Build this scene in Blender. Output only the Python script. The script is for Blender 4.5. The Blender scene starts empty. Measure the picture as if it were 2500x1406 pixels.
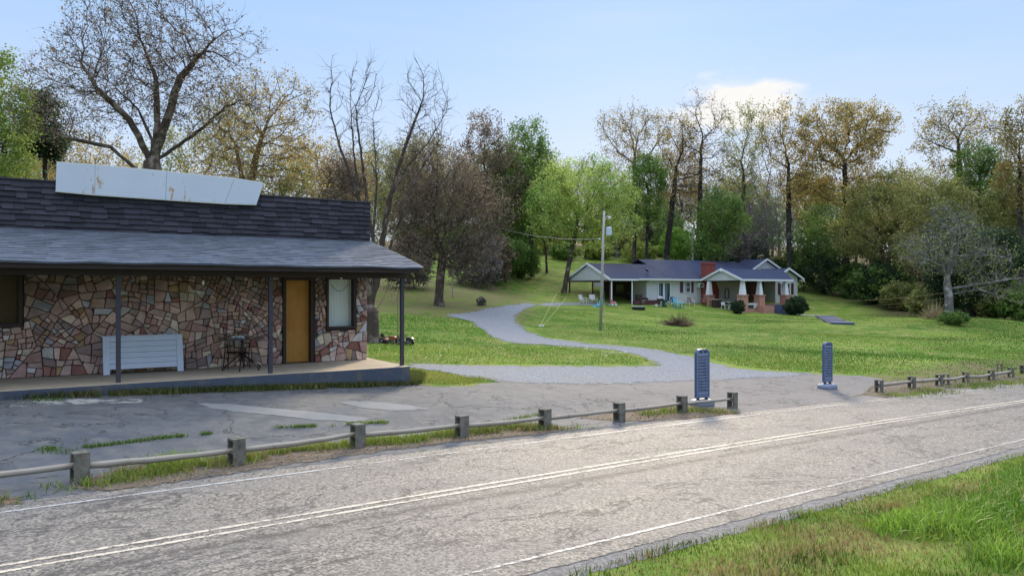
import bpy, math, random
import numpy as np
from mathutils import Vector, Matrix
R = math.radians
C = bpy.context.scene
COL = C.collection
# ------------------------------------------------------------------ camera, sky, sun, exposure
F, CU, CV, CZ = 1805.0, 1250.0, 707.0, 2.8
cam = bpy.data.objects.new("camera", bpy.data.cameras.new("camera")); COL.objects.link(cam)
cam.location = (0, 0, CZ); cam.rotation_euler = (R(90), 0, 0)
cam.data.sensor_width = 36; cam.data.lens = F / 2500 * 36
cam.data.shift_y = 0.0016; cam.data.clip_end = 3000; cam.data.clip_start = 0.05
C.camera = cam
SUN_EL, SUN_AZ = 20.0, 10.0          # azimuth measured clockwise from +Y
world = bpy.data.worlds.new("World"); C.world = world; world.use_nodes = True
C.view_settings.view_transform = 'Standard'; C.view_settings.look = 'None'
C.view_settings.exposure = 1.0; C.view_settings.gamma = 1
wn = world.node_tree; wn.nodes.clear()
def wnode(t, **k):
    n = wn.nodes.new(t)
    for a, b in k.items(): setattr(n, a, b)
    return n
sky = wnode('ShaderNodeTexSky', sky_type='NISHITA', sun_disc=False, sun_elevation=R(SUN_EL), sun_rotation=R(SUN_AZ),
            altitude=100, air_density=1.0, dust_density=0.25, ozone_density=2.6)
bg = wnode('ShaderNodeBackground'); bg.inputs['Strength'].default_value = 0.12
wo = wnode('ShaderNodeOutputWorld')
wtc = wnode('ShaderNodeTexCoord'); wsep = wnode('ShaderNodeSeparateXYZ'); wn.links.new(wtc.outputs['Generated'], wsep.inputs[0])
def wmath(op, a, b=None, c=None, clamp=False):
    n = wnode('ShaderNodeMath', operation=op); n.use_clamp = clamp
    for i, s in enumerate((a, b, c)):
        if s is None: continue
        if hasattr(s, 'is_output'): wn.links.new(s, n.inputs[i])
        else: n.inputs[i].default_value = s
    return n.outputs[0]
# clouds: one bright puff low over the far trees, and faint high wisps
azx = wmath('DIVIDE', wsep.outputs[0], wmath('MAXIMUM', wsep.outputs[1], 0.05))
elz = wmath('DIVIDE', wsep.outputs[2], wmath('MAXIMUM', wsep.outputs[1], 0.05))
wmap = wnode('ShaderNodeMapping'); wmap.inputs['Scale'].default_value = (1, 1, 2.6); wn.links.new(wtc.outputs['Generated'], wmap.inputs[0])
wno = wnode('ShaderNodeTexNoise'); wno.inputs['Scale'].default_value = 9; wno.inputs['Detail'].default_value = 7; wno.inputs['Roughness'].default_value = .55
wn.links.new(wmap.outputs[0], wno.inputs['Vector'])
def puff(ax, ez, rx, rz, edge, amp):
    dx = wmath('DIVIDE', wmath('SUBTRACT', azx, ax), rx); dz = wmath('DIVIDE', wmath('SUBTRACT', elz, ez), rz)
    d = wmath('SQRT', wmath('ADD', wmath('MULTIPLY', dx, dx), wmath('MULTIPLY', dz, dz)))
    v = wmath('SUBTRACT', wmath('ADD', 1.0, wmath('MULTIPLY', wmath('SUBTRACT', wno.outputs[0], .5), 2.6)), d)
    v = wmath('MULTIPLY', v, edge, clamp=True)
    return wmath('MULTIPLY', wmath('SMOOTHSTEP' if False else 'MULTIPLY', v, v), wmath('MULTIPLY', wmath('GREATER_THAN', wsep.outputs[1], 0.1), amp))
pf = wmath('MAXIMUM', wmath('MAXIMUM', puff(.325, .252, .085, .042, 2.2, 1.0), puff(.42, .245, .15, .022, 1.2, .5)), puff(.27, .235, .09, .02, 1.4, .7))
w2map = wnode('ShaderNodeMapping'); w2map.inputs['Scale'].default_value = (1.2, 1.2, 9); w2map.inputs['Rotation'].default_value = (0, R(12), 0); wn.links.new(wtc.outputs['Generated'], w2map.inputs[0])
wn2 = wnode('ShaderNodeTexNoise'); wn2.inputs['Scale'].default_value = 2.2; wn2.inputs['Detail'].default_value = 6
wn.links.new(w2map.outputs[0], wn2.inputs['Vector'])
wisps = wmath('MULTIPLY', wmath('MULTIPLY', wmath('SUBTRACT', wn2.outputs[0], .48), 3, clamp=True), .35)
# elevation gradient of the clear evening sky over a share of the physical sky; overhead part brightened as added fill
K = 1 / (.12 * 2)
def wcol(c): return tuple(x * K for x in c) + (1,)
gr = wnode('ShaderNodeValToRGB'); cr = gr.color_ramp
while len(cr.elements) < 6: cr.elements.new(.5)
for e, (p, c) in zip(cr.elements, [(0, (.30, .33, .34)), (.44, (.74, .77, .82)), (.55, (.72, .80, .95)), (.66, (.46, .66, .98)), (.74, (.42, .61, 1.0)), (1, (.90, .93, .98))]): e.position = p; e.color = c + (1,)
wn.links.new(wmath('MULTIPLY_ADD', wsep.outputs[2], .5, .5), gr.inputs[0])
sc_ = wnode('ShaderNodeVectorMath', operation='SCALE'); wn.links.new(gr.outputs[0], sc_.inputs[0])
up_ = wmath('MULTIPLY', wmath('SUBTRACT', wsep.outputs[2], .42), 1.9, clamp=True)
wn.links.new(wmath('MULTIPLY', wmath('MULTIPLY_ADD', up_, 2.6, 1.0), K), sc_.inputs[3])
mx0 = wnode('ShaderNodeMix', data_type='RGBA'); mx0.inputs[0].default_value = .07
wn.links.new(sc_.outputs[0], mx0.inputs[6]); wn.links.new(sky.outputs[0], mx0.inputs[7])
mx = wnode('ShaderNodeMix', data_type='RGBA'); wn.links.new(wisps, mx.inputs[0]); wn.links.new(mx0.outputs[2], mx.inputs[6]); mx.inputs[7].default_value = wcol((.72, .82, .97))
mx2 = wnode('ShaderNodeMix', data_type='RGBA'); wn.links.new(pf, mx2.inputs[0]); wn.links.new(mx.outputs[2], mx2.inputs[6]); mx2.inputs[7].default_value = wcol((.98, .97, .95))
wn.links.new(mx2.outputs[2], bg.inputs['Color']); wn.links.new(bg.outputs[0], wo.inputs[0])
sl = bpy.data.lights.new("sun", 'SUN'); sl.energy = 2.9; sl.angle = R(11); sl.color = (1.0, .83, .60)
sun = bpy.data.objects.new("sun", sl); COL.objects.link(sun)
sd = Vector((math.sin(R(SUN_AZ)) * math.cos(R(SUN_EL)), math.cos(R(SUN_AZ)) * math.cos(R(SUN_EL)), math.sin(R(SUN_EL))))
sun.rotation_euler = sd.to_track_quat('Z', 'Y').to_euler()

# ------------------------------------------------------------------ helpers
rng = np.random.default_rng(7); random.seed(7)
def tag(o, label=None, cat=None, group=None, kind=None):
    for k, v in (('label', label), ('category', cat), ('group', group), ('kind', kind)):
        if v: o[k] = v
    return o
def thing(name, label, cat, loc=(0, 0, 0), rz=0, group=None):
    o = bpy.data.objects.new(name, None); COL.objects.link(o); o.empty_display_size = .3
    o.location = loc; o.rotation_euler = (0, 0, rz)
    return tag(o, label, cat, group)
def copy_thing(o, label, loc, rz=0, s=1.0, group=None):
    r = o.copy(); COL.objects.link(r); r.location = loc; r.rotation_euler = (0, 0, rz); r.scale = (s, s, s)
    r['label'] = label
    if group: r['group'] = group
    for ch in list(o.children):
        c = ch.copy(); COL.objects.link(c); c.parent = r
        for g in ch.children:
            d = g.copy(); COL.objects.link(d); d.parent = c
    return r
class MB:
    """collects shapes and links them as ONE mesh object"""
    def __init__(s): s.v = []; s.f = []; s.c = []; s.m = []; s.col = None; s.mi = 0
    def face(s, idx): s.f.append(tuple(idx)); s.c.append(s.col or (1, 1, 1)); s.m.append(s.mi)
    def poly(s, pts):
        b = len(s.v); s.v += [tuple(p) for p in pts]; s.face(range(b, b + len(pts)))
    def prism(s, pts, off):
        """closed solid: outline pts (3D) extruded by off"""
        b = len(s.v); n = len(pts); off = Vector(off)
        s.v += [tuple(p) for p in pts] + [tuple(Vector(p) + off) for p in pts]
        s.face(reversed(range(b, b + n))); s.face(range(b + n, b + 2 * n))
        for i in range(n): j = (i + 1) % n; s.face((b + i, b + j, b + n + j, b + n + i))
    def box(s, x0, x1, y0, y1, z0, z1, mat=None):
        b = len(s.v)
        P = [(x0, y0, z0), (x1, y0, z0), (x1, y1, z0), (x0, y1, z0), (x0, y0, z1), (x1, y0, z1), (x1, y1, z1), (x0, y1, z1)]
        if mat is not None: P = [tuple(mat @ Vector(p)) for p in P]
        s.v += P
        for f in ((0, 3, 2, 1), (4, 5, 6, 7), (0, 1, 5, 4), (1, 2, 6, 5), (2, 3, 7, 6), (3, 0, 4, 7)): s.face([b + i for i in f])
    def beam(s, a, b_, w, h):
        a = Vector(a); b_ = Vector(b_); d = (b_ - a); L = d.length; q = d.to_track_quat('X', 'Z').to_matrix().to_4x4()
        s.box(0, L, -w / 2, w / 2, -h / 2, h / 2, Matrix.Translation(a) @ q)
    def tube(s, pts, r, n=8, cap=True):
        pts = [Vector(p) for p in pts]; rr = r if isinstance(r, (list, tuple)) else [r] * len(pts)
        b = len(s.v); ref = Vector((0.13, 0.97, 0.21))
        for i, p in enumerate(pts):
            d = (pts[min(i + 1, len(pts) - 1)] - pts[max(i - 1, 0)])
            if d.length < 1e-9: d = Vector((0, 0, 1))
            d.normalize(); u = d.cross(ref); u = u if u.length > .15 else d.cross(Vector((1, 0, 0))); u.normalize(); w = d.cross(u)
            for k in range(n):
                a = 2 * math.pi * k / n; s.v.append(tuple(p + (u * math.cos(a) + w * math.sin(a)) * rr[i]))
        for i in range(len(pts) - 1):
            for k in range(n):
                k2 = (k + 1) % n; s.face((b + i * n + k, b + i * n + k2, b + (i + 1) * n + k2, b + (i + 1) * n + k))
        if cap:
            s.face([b + k for k in reversed(range(n))]); s.face([b + (len(pts) - 1) * n + k for k in range(n)])
    def lathe(s, prof, c=(0, 0, 0), n=16, sx=1, sy=1):
        """prof: (r, z) list"""
        b = len(s.v)
        for r_, z in prof:
            for k in range(n):
                a = 2 * math.pi * k / n; s.v.append((c[0] + r_ * math.cos(a) * sx, c[1] + r_ * math.sin(a) * sy, c[2] + z))
        for i in range(len(prof) - 1):
            for k in range(n):
                k2 = (k + 1) % n; s.face((b + i * n + k, b + i * n + k2, b + (i + 1) * n + k2, b + (i + 1) * n + k))
        s.face([b + k for k in reversed(range(n))]); s.face([b + (len(prof) - 1) * n + k for k in range(n)])
    def build(s, name, mats, parent=None, smooth=False, bevel=0, loc=None):
        me = bpy.data.meshes.new(name); me.from_pydata(s.v, [], s.f)
        for m in (mats if isinstance(mats, (list, tuple)) else [mats]): me.materials.append(m)
        if any(c != (1, 1, 1) for c in s.c):
            at = me.color_attributes.new('Col', 'FLOAT_COLOR', 'CORNER')
            cc = np.array(s.c, dtype=np.float32); n = np.array([len(f) for f in s.f]); cc = np.repeat(cc, n, axis=0)
            at.data.foreach_set('color', np.hstack([cc, np.ones((len(cc), 1), np.float32)]).ravel())
        if any(s.m): me.polygons.foreach_set('material_index', s.m)
        if smooth: me.polygons.foreach_set('use_smooth', [True] * len(me.polygons))
        me.update()
        o = bpy.data.objects.new(name, me); COL.objects.link(o)
        if parent: o.parent = parent
        if loc: o.location = loc
        if bevel:
            b = o.modifiers.new('bevel', 'BEVEL'); b.width = bevel; b.segments = 2; b.limit_method = 'ANGLE'; b.angle_limit = R(40)
        return o
def raw_mesh(name, V, Fq, mats, col=None, attrs=None, smooth=False, parent=None, midx=None):
    """numpy mesh; Fq is an (n,k) index array (or a list of such arrays)"""
    Fs = Fq if isinstance(Fq, list) else [Fq]
    me = bpy.data.meshes.new(name)
    nl = sum(f.size for f in Fs); npoly = sum(len(f) for f in Fs)
    me.vertices.add(len(V)); me.vertices.foreach_set('co', np.asarray(V, np.float32).ravel())
    me.loops.add(nl); me.loops.foreach_set('vertex_index', np.concatenate([f.ravel() for f in Fs]).astype(np.int32))
    tot = np.concatenate([np.full(len(f), f.shape[1]) for f in Fs]).astype(np.int32)
    st = np.concatenate([[0], np.cumsum(tot)[:-1]]).astype(np.int32)
    me.polygons.add(npoly); me.polygons.foreach_set('loop_start', st)
    try: me.polygons.foreach_set('loop_total', tot)
    except Exception: pass
    for m in (mats if isinstance(mats, (list, tuple)) else [mats]): me.materials.append(m)
    if midx is not None: me.polygons.foreach_set('material_index', midx.astype(np.int32))
    if smooth: me.polygons.foreach_set('use_smooth', np.ones(npoly, bool))
    if col is not None:
        at = me.color_attributes.new('Col', 'FLOAT_COLOR', 'POINT')
        at.data.foreach_set('color', np.hstack([col, np.ones((len(col), 1))]).astype(np.float32).ravel())
    for k, a in (attrs or {}).items():
        at = me.attributes.new(k, 'FLOAT', 'POINT'); at.data.foreach_set('value', a.astype(np.float32))
    me.update(calc_edges=True); me.validate()
    o = bpy.data.objects.new(name, me); COL.objects.link(o)
    if parent: o.parent = parent
    return o

# ------------------------------------------------------------------ material graph helper
class G:
    def __init__(s, name, rough=.85, spec=.3):
        s.m = bpy.data.materials.new(name); s.m.use_nodes = True; s.nt = s.m.node_tree
        s.b = s.nt.nodes['Principled BSDF']; s.b.inputs['Roughness'].default_value = rough
        s.b.inputs['Specular IOR Level'].default_value = spec; s.out = s.nt.nodes['Material Output']
        s.tc = s.nt.nodes.new('ShaderNodeTexCoord'); s.geo = s.nt.nodes.new('ShaderNodeNewGeometry')
        s.P = s.tc.outputs['Object']; s.W = s.geo.outputs['Position']
    def set(s, inp, v):
        if hasattr(v, 'is_output'): s.nt.links.new(v, inp)
        elif isinstance(v, (tuple, list)) and len(v) == 3 and inp.type == 'RGBA': inp.default_value = (*v, 1)
        else: inp.default_value = v
    def n(s, t, _o=0, _a=None, **k):
        x = s.nt.nodes.new(t)
        for a, b in (_a or {}).items(): setattr(x, a, b)
        for a, b in k.items(): s.set(x.inputs[a.replace('_', ' ')], b)
        return x.outputs[_o]
    def map(s, v, scale=(1, 1, 1), rot=(0, 0, 0), loc=(0, 0, 0)):
        return s.n('ShaderNodeMapping', Vector=v, Scale=scale, Rotation=rot, Location=loc)
    def noise(s, v, scale, detail=4, rough=.55, dist=0):
        return s.n('ShaderNodeTexNoise', Vector=v, Scale=scale, Detail=detail, Roughness=rough, Distortion=dist)
    def vor(s, v, scale, feature='F1', out=0, rand=1):
        return s.n('ShaderNodeTexVoronoi', _o=out, _a={'feature': feature}, Vector=v, Scale=scale, Randomness=rand)
    def ramp(s, f, stops, interp='LINEAR'):
        x = s.nt.nodes.new('ShaderNodeValToRGB'); cr = x.color_ramp; cr.interpolation = interp
        while len(cr.elements) < len(stops): cr.elements.new(.5)
        for e, (p, c) in zip(cr.elements, stops):
            e.position = p; e.color = (c, c, c, 1) if not isinstance(c, (tuple, list)) else (*c, 1)
        s.set(x.inputs[0], f); return x.outputs[0]
    def mix(s, f, a, b, mode='MIX'):
        x = s.nt.nodes.new('ShaderNodeMix'); x.data_type = 'RGBA'; x.blend_type = mode
        s.set(x.inputs[0], f); s.set(x.inputs[6], a); s.set(x.inputs[7], b); return x.outputs[2]
    def math(s, op, a, b=None, c=None, clamp=False):
        x = s.nt.nodes.new('ShaderNodeMath'); x.operation = op; x.use_clamp = clamp
        for i, q in enumerate((a, b, c)):
            if q is not None: s.set(x.inputs[i], q)
        return x.outputs[0]
    def attr(s, name, out='Color'):
        x = s.nt.nodes.new('ShaderNodeAttribute'); x.attribute_name = name; return x.outputs[out]
    def color(s, v): s.set(s.b.inputs['Base Color'], v); return s
    def bump(s, h, strength=.5, dist=.02):
        x = s.nt.nodes.new('ShaderNodeBump'); x.inputs['Strength'].default_value = strength; x.inputs['Distance'].default_value = dist
        s.set(x.inputs['Height'], h); s.nt.links.new(x.outputs[0], s.b.inputs['Normal']); return s
    def alpha(s, a): s.set(s.b.inputs['Alpha'], a); return s
def simple(name, c, rough=.6, metal=0, var=.15, scale=6, bump=0, spec=.4):
    g = G(name, rough, spec); n = g.noise(g.P, scale, 6)
    g.color(g.mix(g.math('MULTIPLY', n, 1.0), tuple(x * (1 - var) for x in c), tuple(min(1, x * (1 + var)) for x in c)))
    g.b.inputs['Metallic'].default_value = metal
    if bump: g.bump(g.noise(g.P, scale * 6, 5), bump, .01)
    return g.m
def leafmat(name, trans=.35, rough=.6):
    g = G(name, rough, .25); c = g.attr('Col'); g.color(c)
    t = g.n('ShaderNodeBsdfTranslucent', Color=c)
    x = g.nt.nodes.new('ShaderNodeMixShader'); x.inputs[0].default_value = trans
    g.nt.links.new(g.b.outputs[0], x.inputs[1]); g.nt.links.new(t, x.inputs[2]); g.nt.links.new(x.outputs[0], g.out.inputs[0])
    return g.m
M = {}
M['leaf'] = leafmat('foliage', .42)
M['grass'] = leafmat('grass_blades', .35, .5)
def barkmat(name, a, b):
    g = G(name, .95, .15); n = g.noise(g.map(g.P, (1, 1, .25)), 9, 6, .65)
    lich = g.ramp(g.noise(g.P, 2.2, 4), [(.52, 0), (.66, 1)])
    g.color(g.mix(lich, g.mix(n, a, b), tuple(min(1, x * 1.7 + .03) for x in b))); g.bump(n, .8, .04); return g.m
M['bark'] = barkmat('bark_brown', (.035, .026, .022), (.11, .085, .07))
M['bark_grey'] = barkmat('bark_grey', (.06, .055, .055), (.19, .175, .17))
M['bark_dark'] = barkmat('bark_dark', (.02, .017, .017), (.06, .05, .045))
M['bark_warm'] = barkmat('bark_warm', (.06, .04, .027), (.17, .115, .075))

# ------------------------------------------------------------------ terrain
TH = math.atan2(3600 - 1250, F); D2 = np.array([math.sin(TH), math.cos(TH)]); N2 = np.array([-D2[1], D2[0]])   # road direction / away from camera
P0 = np.array([-6.04, 10.34]); SLOPE = 84 / math.hypot(F, 2350)
def plane_z(x, y): return CZ - (2.698 + SLOPE * ((x - P0[0]) * D2[0] + (y - P0[1]) * D2[1]))
def st(x, y): dx, dy = x - P0[0], y - P0[1]; return dx * D2[0] + dy * D2[1], dx * N2[0] + dy * N2[1]
def st2xy(s, t): return P0[0] + s * D2[0] + t * N2[0], P0[1] + s * D2[1] + t * N2[1]
def plane_hit(u, v):
    a = (u - CU) / F; k = 2.698 + SLOPE * (-P0[0] * D2[0] - P0[1] * D2[1])
    y = k / ((v - CV) / F - SLOPE * (a * D2[0] + D2[1])); return a * y, y
def px(u, v, Y): return np.array([(u - CU) / F * Y, Y, CZ - (v - CV) / F * Y])
ctrl = []
for s_ in (-40, -20, -8, 0, 8, 16, 28, 45, 70):
    for t_ in (-8.5, -4, -1, 0.3):
        x, y = st2xy(s_, t_); ctrl.append((x, y, plane_z(x, y) - (.1 if t_ < -7 else 0)))
def cp(u, v, Y): p = px(u, v, Y); ctrl.append(tuple(p))
for a in [(1003, 938, 19.5), (500, 950, 17.0), (0, 967, 14.8), (1130, 938, 20), (1300, 925, 22.5), (1650, 905, 27), (1850, 907, 30), (2100, 918, 29.5),
          (1000, 888, 25), (1000, 840, 31.5), (905, 832, 32), (1200, 800, 44), (1150, 772, 55), (1250, 750, 68), (1400, 838, 36), (1560, 868, 31),
          (1400, 741, 77), (1500, 741, 74.5), (1640, 748, 76), (1760, 765, 73), (1900, 766, 76), (1990, 768, 78), (2100, 760, 80),
          (1480, 806, 48), (1655, 792, 54), (2050, 797, 56), (2000, 850, 39), (2300, 850, 40), (2320, 790, 56), (2450, 775, 62), (2490, 880, 36), (2490, 900, 33),
          (1000, 742, 57), (1075, 738, 60), (1200, 700, 66), (1200, 662, 84), (1350, 642, 100), (1000, 660, 84), (1330, 715, 78), (1500, 640, 104), (1700, 645, 104),
          (1900, 680, 106), (2200, 690, 100), (2450, 720, 92), (700, 740, 50), (300, 740, 50), (-300, 760, 50), (0, 640, 90), (600, 640, 90)]: cp(*a)
for x, y, z in [(-60, 150, 12), (0, 150, 12.5), (60, 150, 11), (120, 150, 7), (-120, 90, 6), (-100, 20, 2), (110, 60, -2), (120, 100, 1.5), (0, 220, 17), (-150, 220, 14), (150, 220, 12), (-60, 0, 1.6),
                (0, -20, 0), (40, -5, -.9), (60, 15, -1.6)]: ctrl.append((x, y, z))
ctrl = np.array(ctrl)
def tps_fit(P, lam=40):
    X = P[:, :2]; n = len(X); d2 = ((X[:, None] - X[None]) ** 2).sum(-1); K = np.where(d2 > 0, .5 * d2 * np.log(d2 + 1e-12), 0)
    A = np.zeros((n + 3, n + 3)); A[:n, :n] = K + lam * np.eye(n); A[:n, n] = 1; A[:n, n + 1:] = X; A[n:, :n] = A[:n, n:].T
    return np.linalg.solve(A, np.concatenate([P[:, 2], np.zeros(3)]))
TW = tps_fit(ctrl)
def smooth(a, b, x): t = np.clip((x - a) / (b - a), 0, 1); return t * t * (3 - 2 * t)
def gz(x, y):
    x = np.asarray(x, float); y = np.asarray(y, float); sh = x.shape; X = x.ravel(); Y = y.ravel(); out = np.empty(len(X)); n = len(ctrl)
    for i in range(0, len(X), 20000):
        xs, ys = X[i:i + 20000], Y[i:i + 20000]
        d2 = (xs[:, None] - ctrl[None, :, 0]) ** 2 + (ys[:, None] - ctrl[None, :, 1]) ** 2
        out[i:i + 20000] = (np.where(d2 > 0, .5 * d2 * np.log(d2 + 1e-12), 0) @ TW[:n]) + TW[n] + TW[n + 1] * xs + TW[n + 2] * ys
    far = np.hypot(X, Y - 60); out = np.where(far > 160, out + (12 - out) * smooth(180, 300, far), out)
    s, t = st(X, Y); w = smooth(-11.5, -8.2, t) * (1 - smooth(.3, 3.0, t)) * (1 - smooth(60, 90, np.abs(s)))
    out = out * (1 - w) + plane_z(X, Y) * w
    und = .05 * np.sin(X * .31 + 1.3 * np.sin(Y * .12)) * np.sin(Y * .23 + .7) + .03 * np.sin(X * .83 + Y * .57)
    und2 = .13 * np.sin(Y * .52 + X * .10 + 1.5 * np.sin(X * .09)) * smooth(33, 38, Y) * (1 - smooth(56, 66, Y)) * smooth(6, 16, X)
    out = out + und * smooth(2.5, 14, t) * smooth(24, 34, Y) + und2
    return out.reshape(sh)
def G1(x, y): return float(gz(np.array([x]), np.array([y]))[0])
def gp(u, v, y0=3, y1=150):
    """point where the ray through pixel (u, v) meets the ground"""
    ys = np.concatenate([np.arange(y0, 40, .25), np.arange(40, y1, .5)]); xs = (u - CU) / F * ys; zr = CZ - (v - CV) / F * ys; h = zr - gz(xs, ys)
    k = np.argmax(h < 0)
    if h[k] >= 0: k = len(ys) - 1
    k = max(k, 1); f = h[k - 1] / (h[k - 1] - h[k]) if h[k - 1] != h[k] else 0; y = ys[k - 1] + f * (ys[k] - ys[k - 1])
    x = (u - CU) / F * y; return Vector((x, y, G1(x, y)))
def axis(lo, hi, step, ext, n):
    a = list(np.arange(lo, hi + 1e-6, step)); g = 1.25; L = [a[0]]; s = step
    while L[-1] > -ext: s *= g; L.append(L[-1] - s)
    U = [a[-1]]; s = step
    while U[-1] < ext: s *= g; U.append(U[-1] + s)
    return np.array(L[::-1][:-1] + a + U[1:])
def inpoly(x, y, P):
    c = np.zeros(np.shape(x), bool); n = len(P)
    for i in range(n):
        x1, y1 = P[i][0], P[i][1]; x2, y2 = P[i - 1][0], P[i - 1][1]
        m = ((y1 > y) != (y2 > y)) & (x < (x2 - x1) * (y - y1) / ((y2 - y1) if y2 != y1 else 1e-9) + x1); c ^= m
    return c
def distpoly(x, y, P):
    d = np.full(np.shape(x), 1e9)
    for i in range(len(P)):
        a = np.array(P[i - 1][:2]); b = np.array(P[i][:2]); ab = b - a; L = (ab ** 2).sum() + 1e-12
        t = np.clip(((x - a[0]) * ab[0] + (y - a[1]) * ab[1]) / L, 0, 1); d = np.minimum(d, np.hypot(x - a[0] - t * ab[0], y - a[1] - t * ab[1]))
    return d
def densify(P, step=1.5):
    out = []
    for i in range(len(P)):
        a = np.array(P[i - 1][:2], float); b = np.array(P[i][:2], float); n = max(1, int(np.hypot(*(b - a)) / step))
        for k in range(n): out.append(a + (b - a) * k / n)
    return out
def px_poly(pp): return [tuple(gp(u, v)[:2]) for u, v in pp]

# ground material: mown lawn, drier and browner on the rough slope
g = G('lawn', .95, .1)
n1 = g.noise(g.W, .12, 5, .6); n2 = g.noise(g.W, .9, 5, .65); n3 = g.noise(g.W, 14, 4, .7); nm = g.noise(g.map(g.W, (.5, 1, 1), (0, 0, R(12))), .22, 4, .55)
green = g.mix(g.ramp(nm, [(.35, 0), (.65, 1)]), (.06, .15, .016), (.185, .27, .04))  # broad darker patches paint soft shadow bands into the lawn colour
green = g.mix(g.ramp(n2, [(.42, 0), (.72, 1)]), green, (.28, .27, .085))
dry = g.mix(n2, (.13, .11, .05), (.24, .19, .10))
drym = g.math('ADD', g.attr('dry', 'Fac'), g.math('MULTIPLY', g.math('SUBTRACT', n2, .5), 1.3))
c = g.mix(g.ramp(drym, [(.35, 0), (.75, 1)]), green, dry)
forest = g.mix(n2, (.05, .045, .025), (.13, .10, .05))
c = g.mix(g.attr('wood', 'Fac'), c, forest)
c = g.mix(.55, c, g.mix(n3, (.25, .25, .25), (1.6, 1.6, 1.6)), 'MULTIPLY')
g.color(c); g.bump(g.math('ADD', n3, g.math('MULTIPLY', g.noise(g.W, 45, 3, .8), .6)), .9, .06); M['lawn'] = g.m
gx = axis(-30, 52, .5, 900, 0); gy = axis(2, 105, .5, 900, 0)
XX, YY = np.meshgrid(gx, gy); ZZ = gz(XX, YY)
nx, ny = len(gx), len(gy); idx = np.arange(nx * ny).reshape(ny, nx)
quads = np.stack([idx[:-1, :-1], idx[:-1, 1:], idx[1:, 1:], idx[1:, :-1]], -1).reshape(-1, 4)
Xf, Yf = XX.ravel(), YY.ravel(); uu = CU + F * Xf / np.maximum(Yf, 1)
dry = smooth(46, 52, Yf) * (1 - smooth(1240, 1420, uu)) * (1 - smooth(74, 84, Yf)) * .62
dry = np.maximum(dry, .35 * (1 - smooth(1.0, 3.5, np.abs(st(Xf, Yf)[1] - 6.5)) ) * (Xf > 6) * (Yf < 45) * .6)
s_, t_ = st(Xf, Yf); dry = np.maximum(dry, .62 * smooth(-6.3, -5.6, t_) * (1 - smooth(2.5, 4, t_)))
dry = np.maximum(dry, .42 * np.exp(-((t_ + 7.2) / .9) ** 2) * (t_ < -4))
wood = np.maximum(smooth(104, 116, Yf), smooth(84, 92, Yf) * smooth(1960, 2100, uu)) * 1.0
wood = np.maximum(wood, smooth(64, 72, Yf) * smooth(2080, 2200, uu)); wood = np.maximum(wood, smooth(46, 54, Yf) * (1 - smooth(700, 850, uu)))
ground = raw_mesh('ground', np.stack([Xf, Yf, ZZ.ravel()], -1), quads, M['lawn'], attrs={'dry': dry, 'wood': wood}, smooth=True)
tag(ground, 'mown green lawn rising to a rougher brown slope', kind='structure')

def sheet(name, P, mat, lift, step=.35, label=None, parent=None, edge_w=.5, zf=None):
    """a surface draped on the ground inside polygon P (world xy) with its distance to the edge as an attribute"""
    P = [np.array(p[:2]) for p in P]; lo = np.min(P, 0) - edge_w; hi = np.max(P, 0) + edge_w
    ax = np.arange(lo[0], hi[0] + step, step); ay = np.arange(lo[1], hi[1] + step, step)
    X, Y = np.meshgrid(ax, ay); ins = inpoly(X, Y, P); d = distpoly(X, Y, P); sdist = np.where(ins, d, -d)
    keep = sdist > -edge_w; n_ = len(ax); I = np.arange(X.size).reshape(X.shape)
    q = np.stack([I[:-1, :-1], I[:-1, 1:], I[1:, 1:], I[1:, :-1]], -1).reshape(-1, 4); kf = keep.ravel()
    q = q[kf[q].all(1)]; used = np.unique(q); remap = np.full(X.size, -1); remap[used] = np.arange(len(used)); q = remap[q]
    xs, ys = X.ravel()[used], Y.ravel()[used]; z = (zf or gz)(xs, ys) + lift
    o = raw_mesh(name, np.stack([xs, ys, z], -1), q, mat, attrs={'edge': sdist.ravel()[used]}, smooth=True, parent=parent)
    if not parent: tag(o, label, kind='structure')
    return o
def edge_alpha(g, w=.35, scale=3.0, thresh=0.0, patch=0):
    e = g.attr('edge', 'Fac'); n = g.noise(g.W, scale, 6, .7)
    a = g.math('ADD', g.math('DIVIDE', e, w), g.math('MULTIPLY', g.math('SUBTRACT', n, .5), 2.2))
    return g.ramp(a, [(max(0.001, thresh), 0), (min(.999, thresh + .12), 1)])
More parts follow.
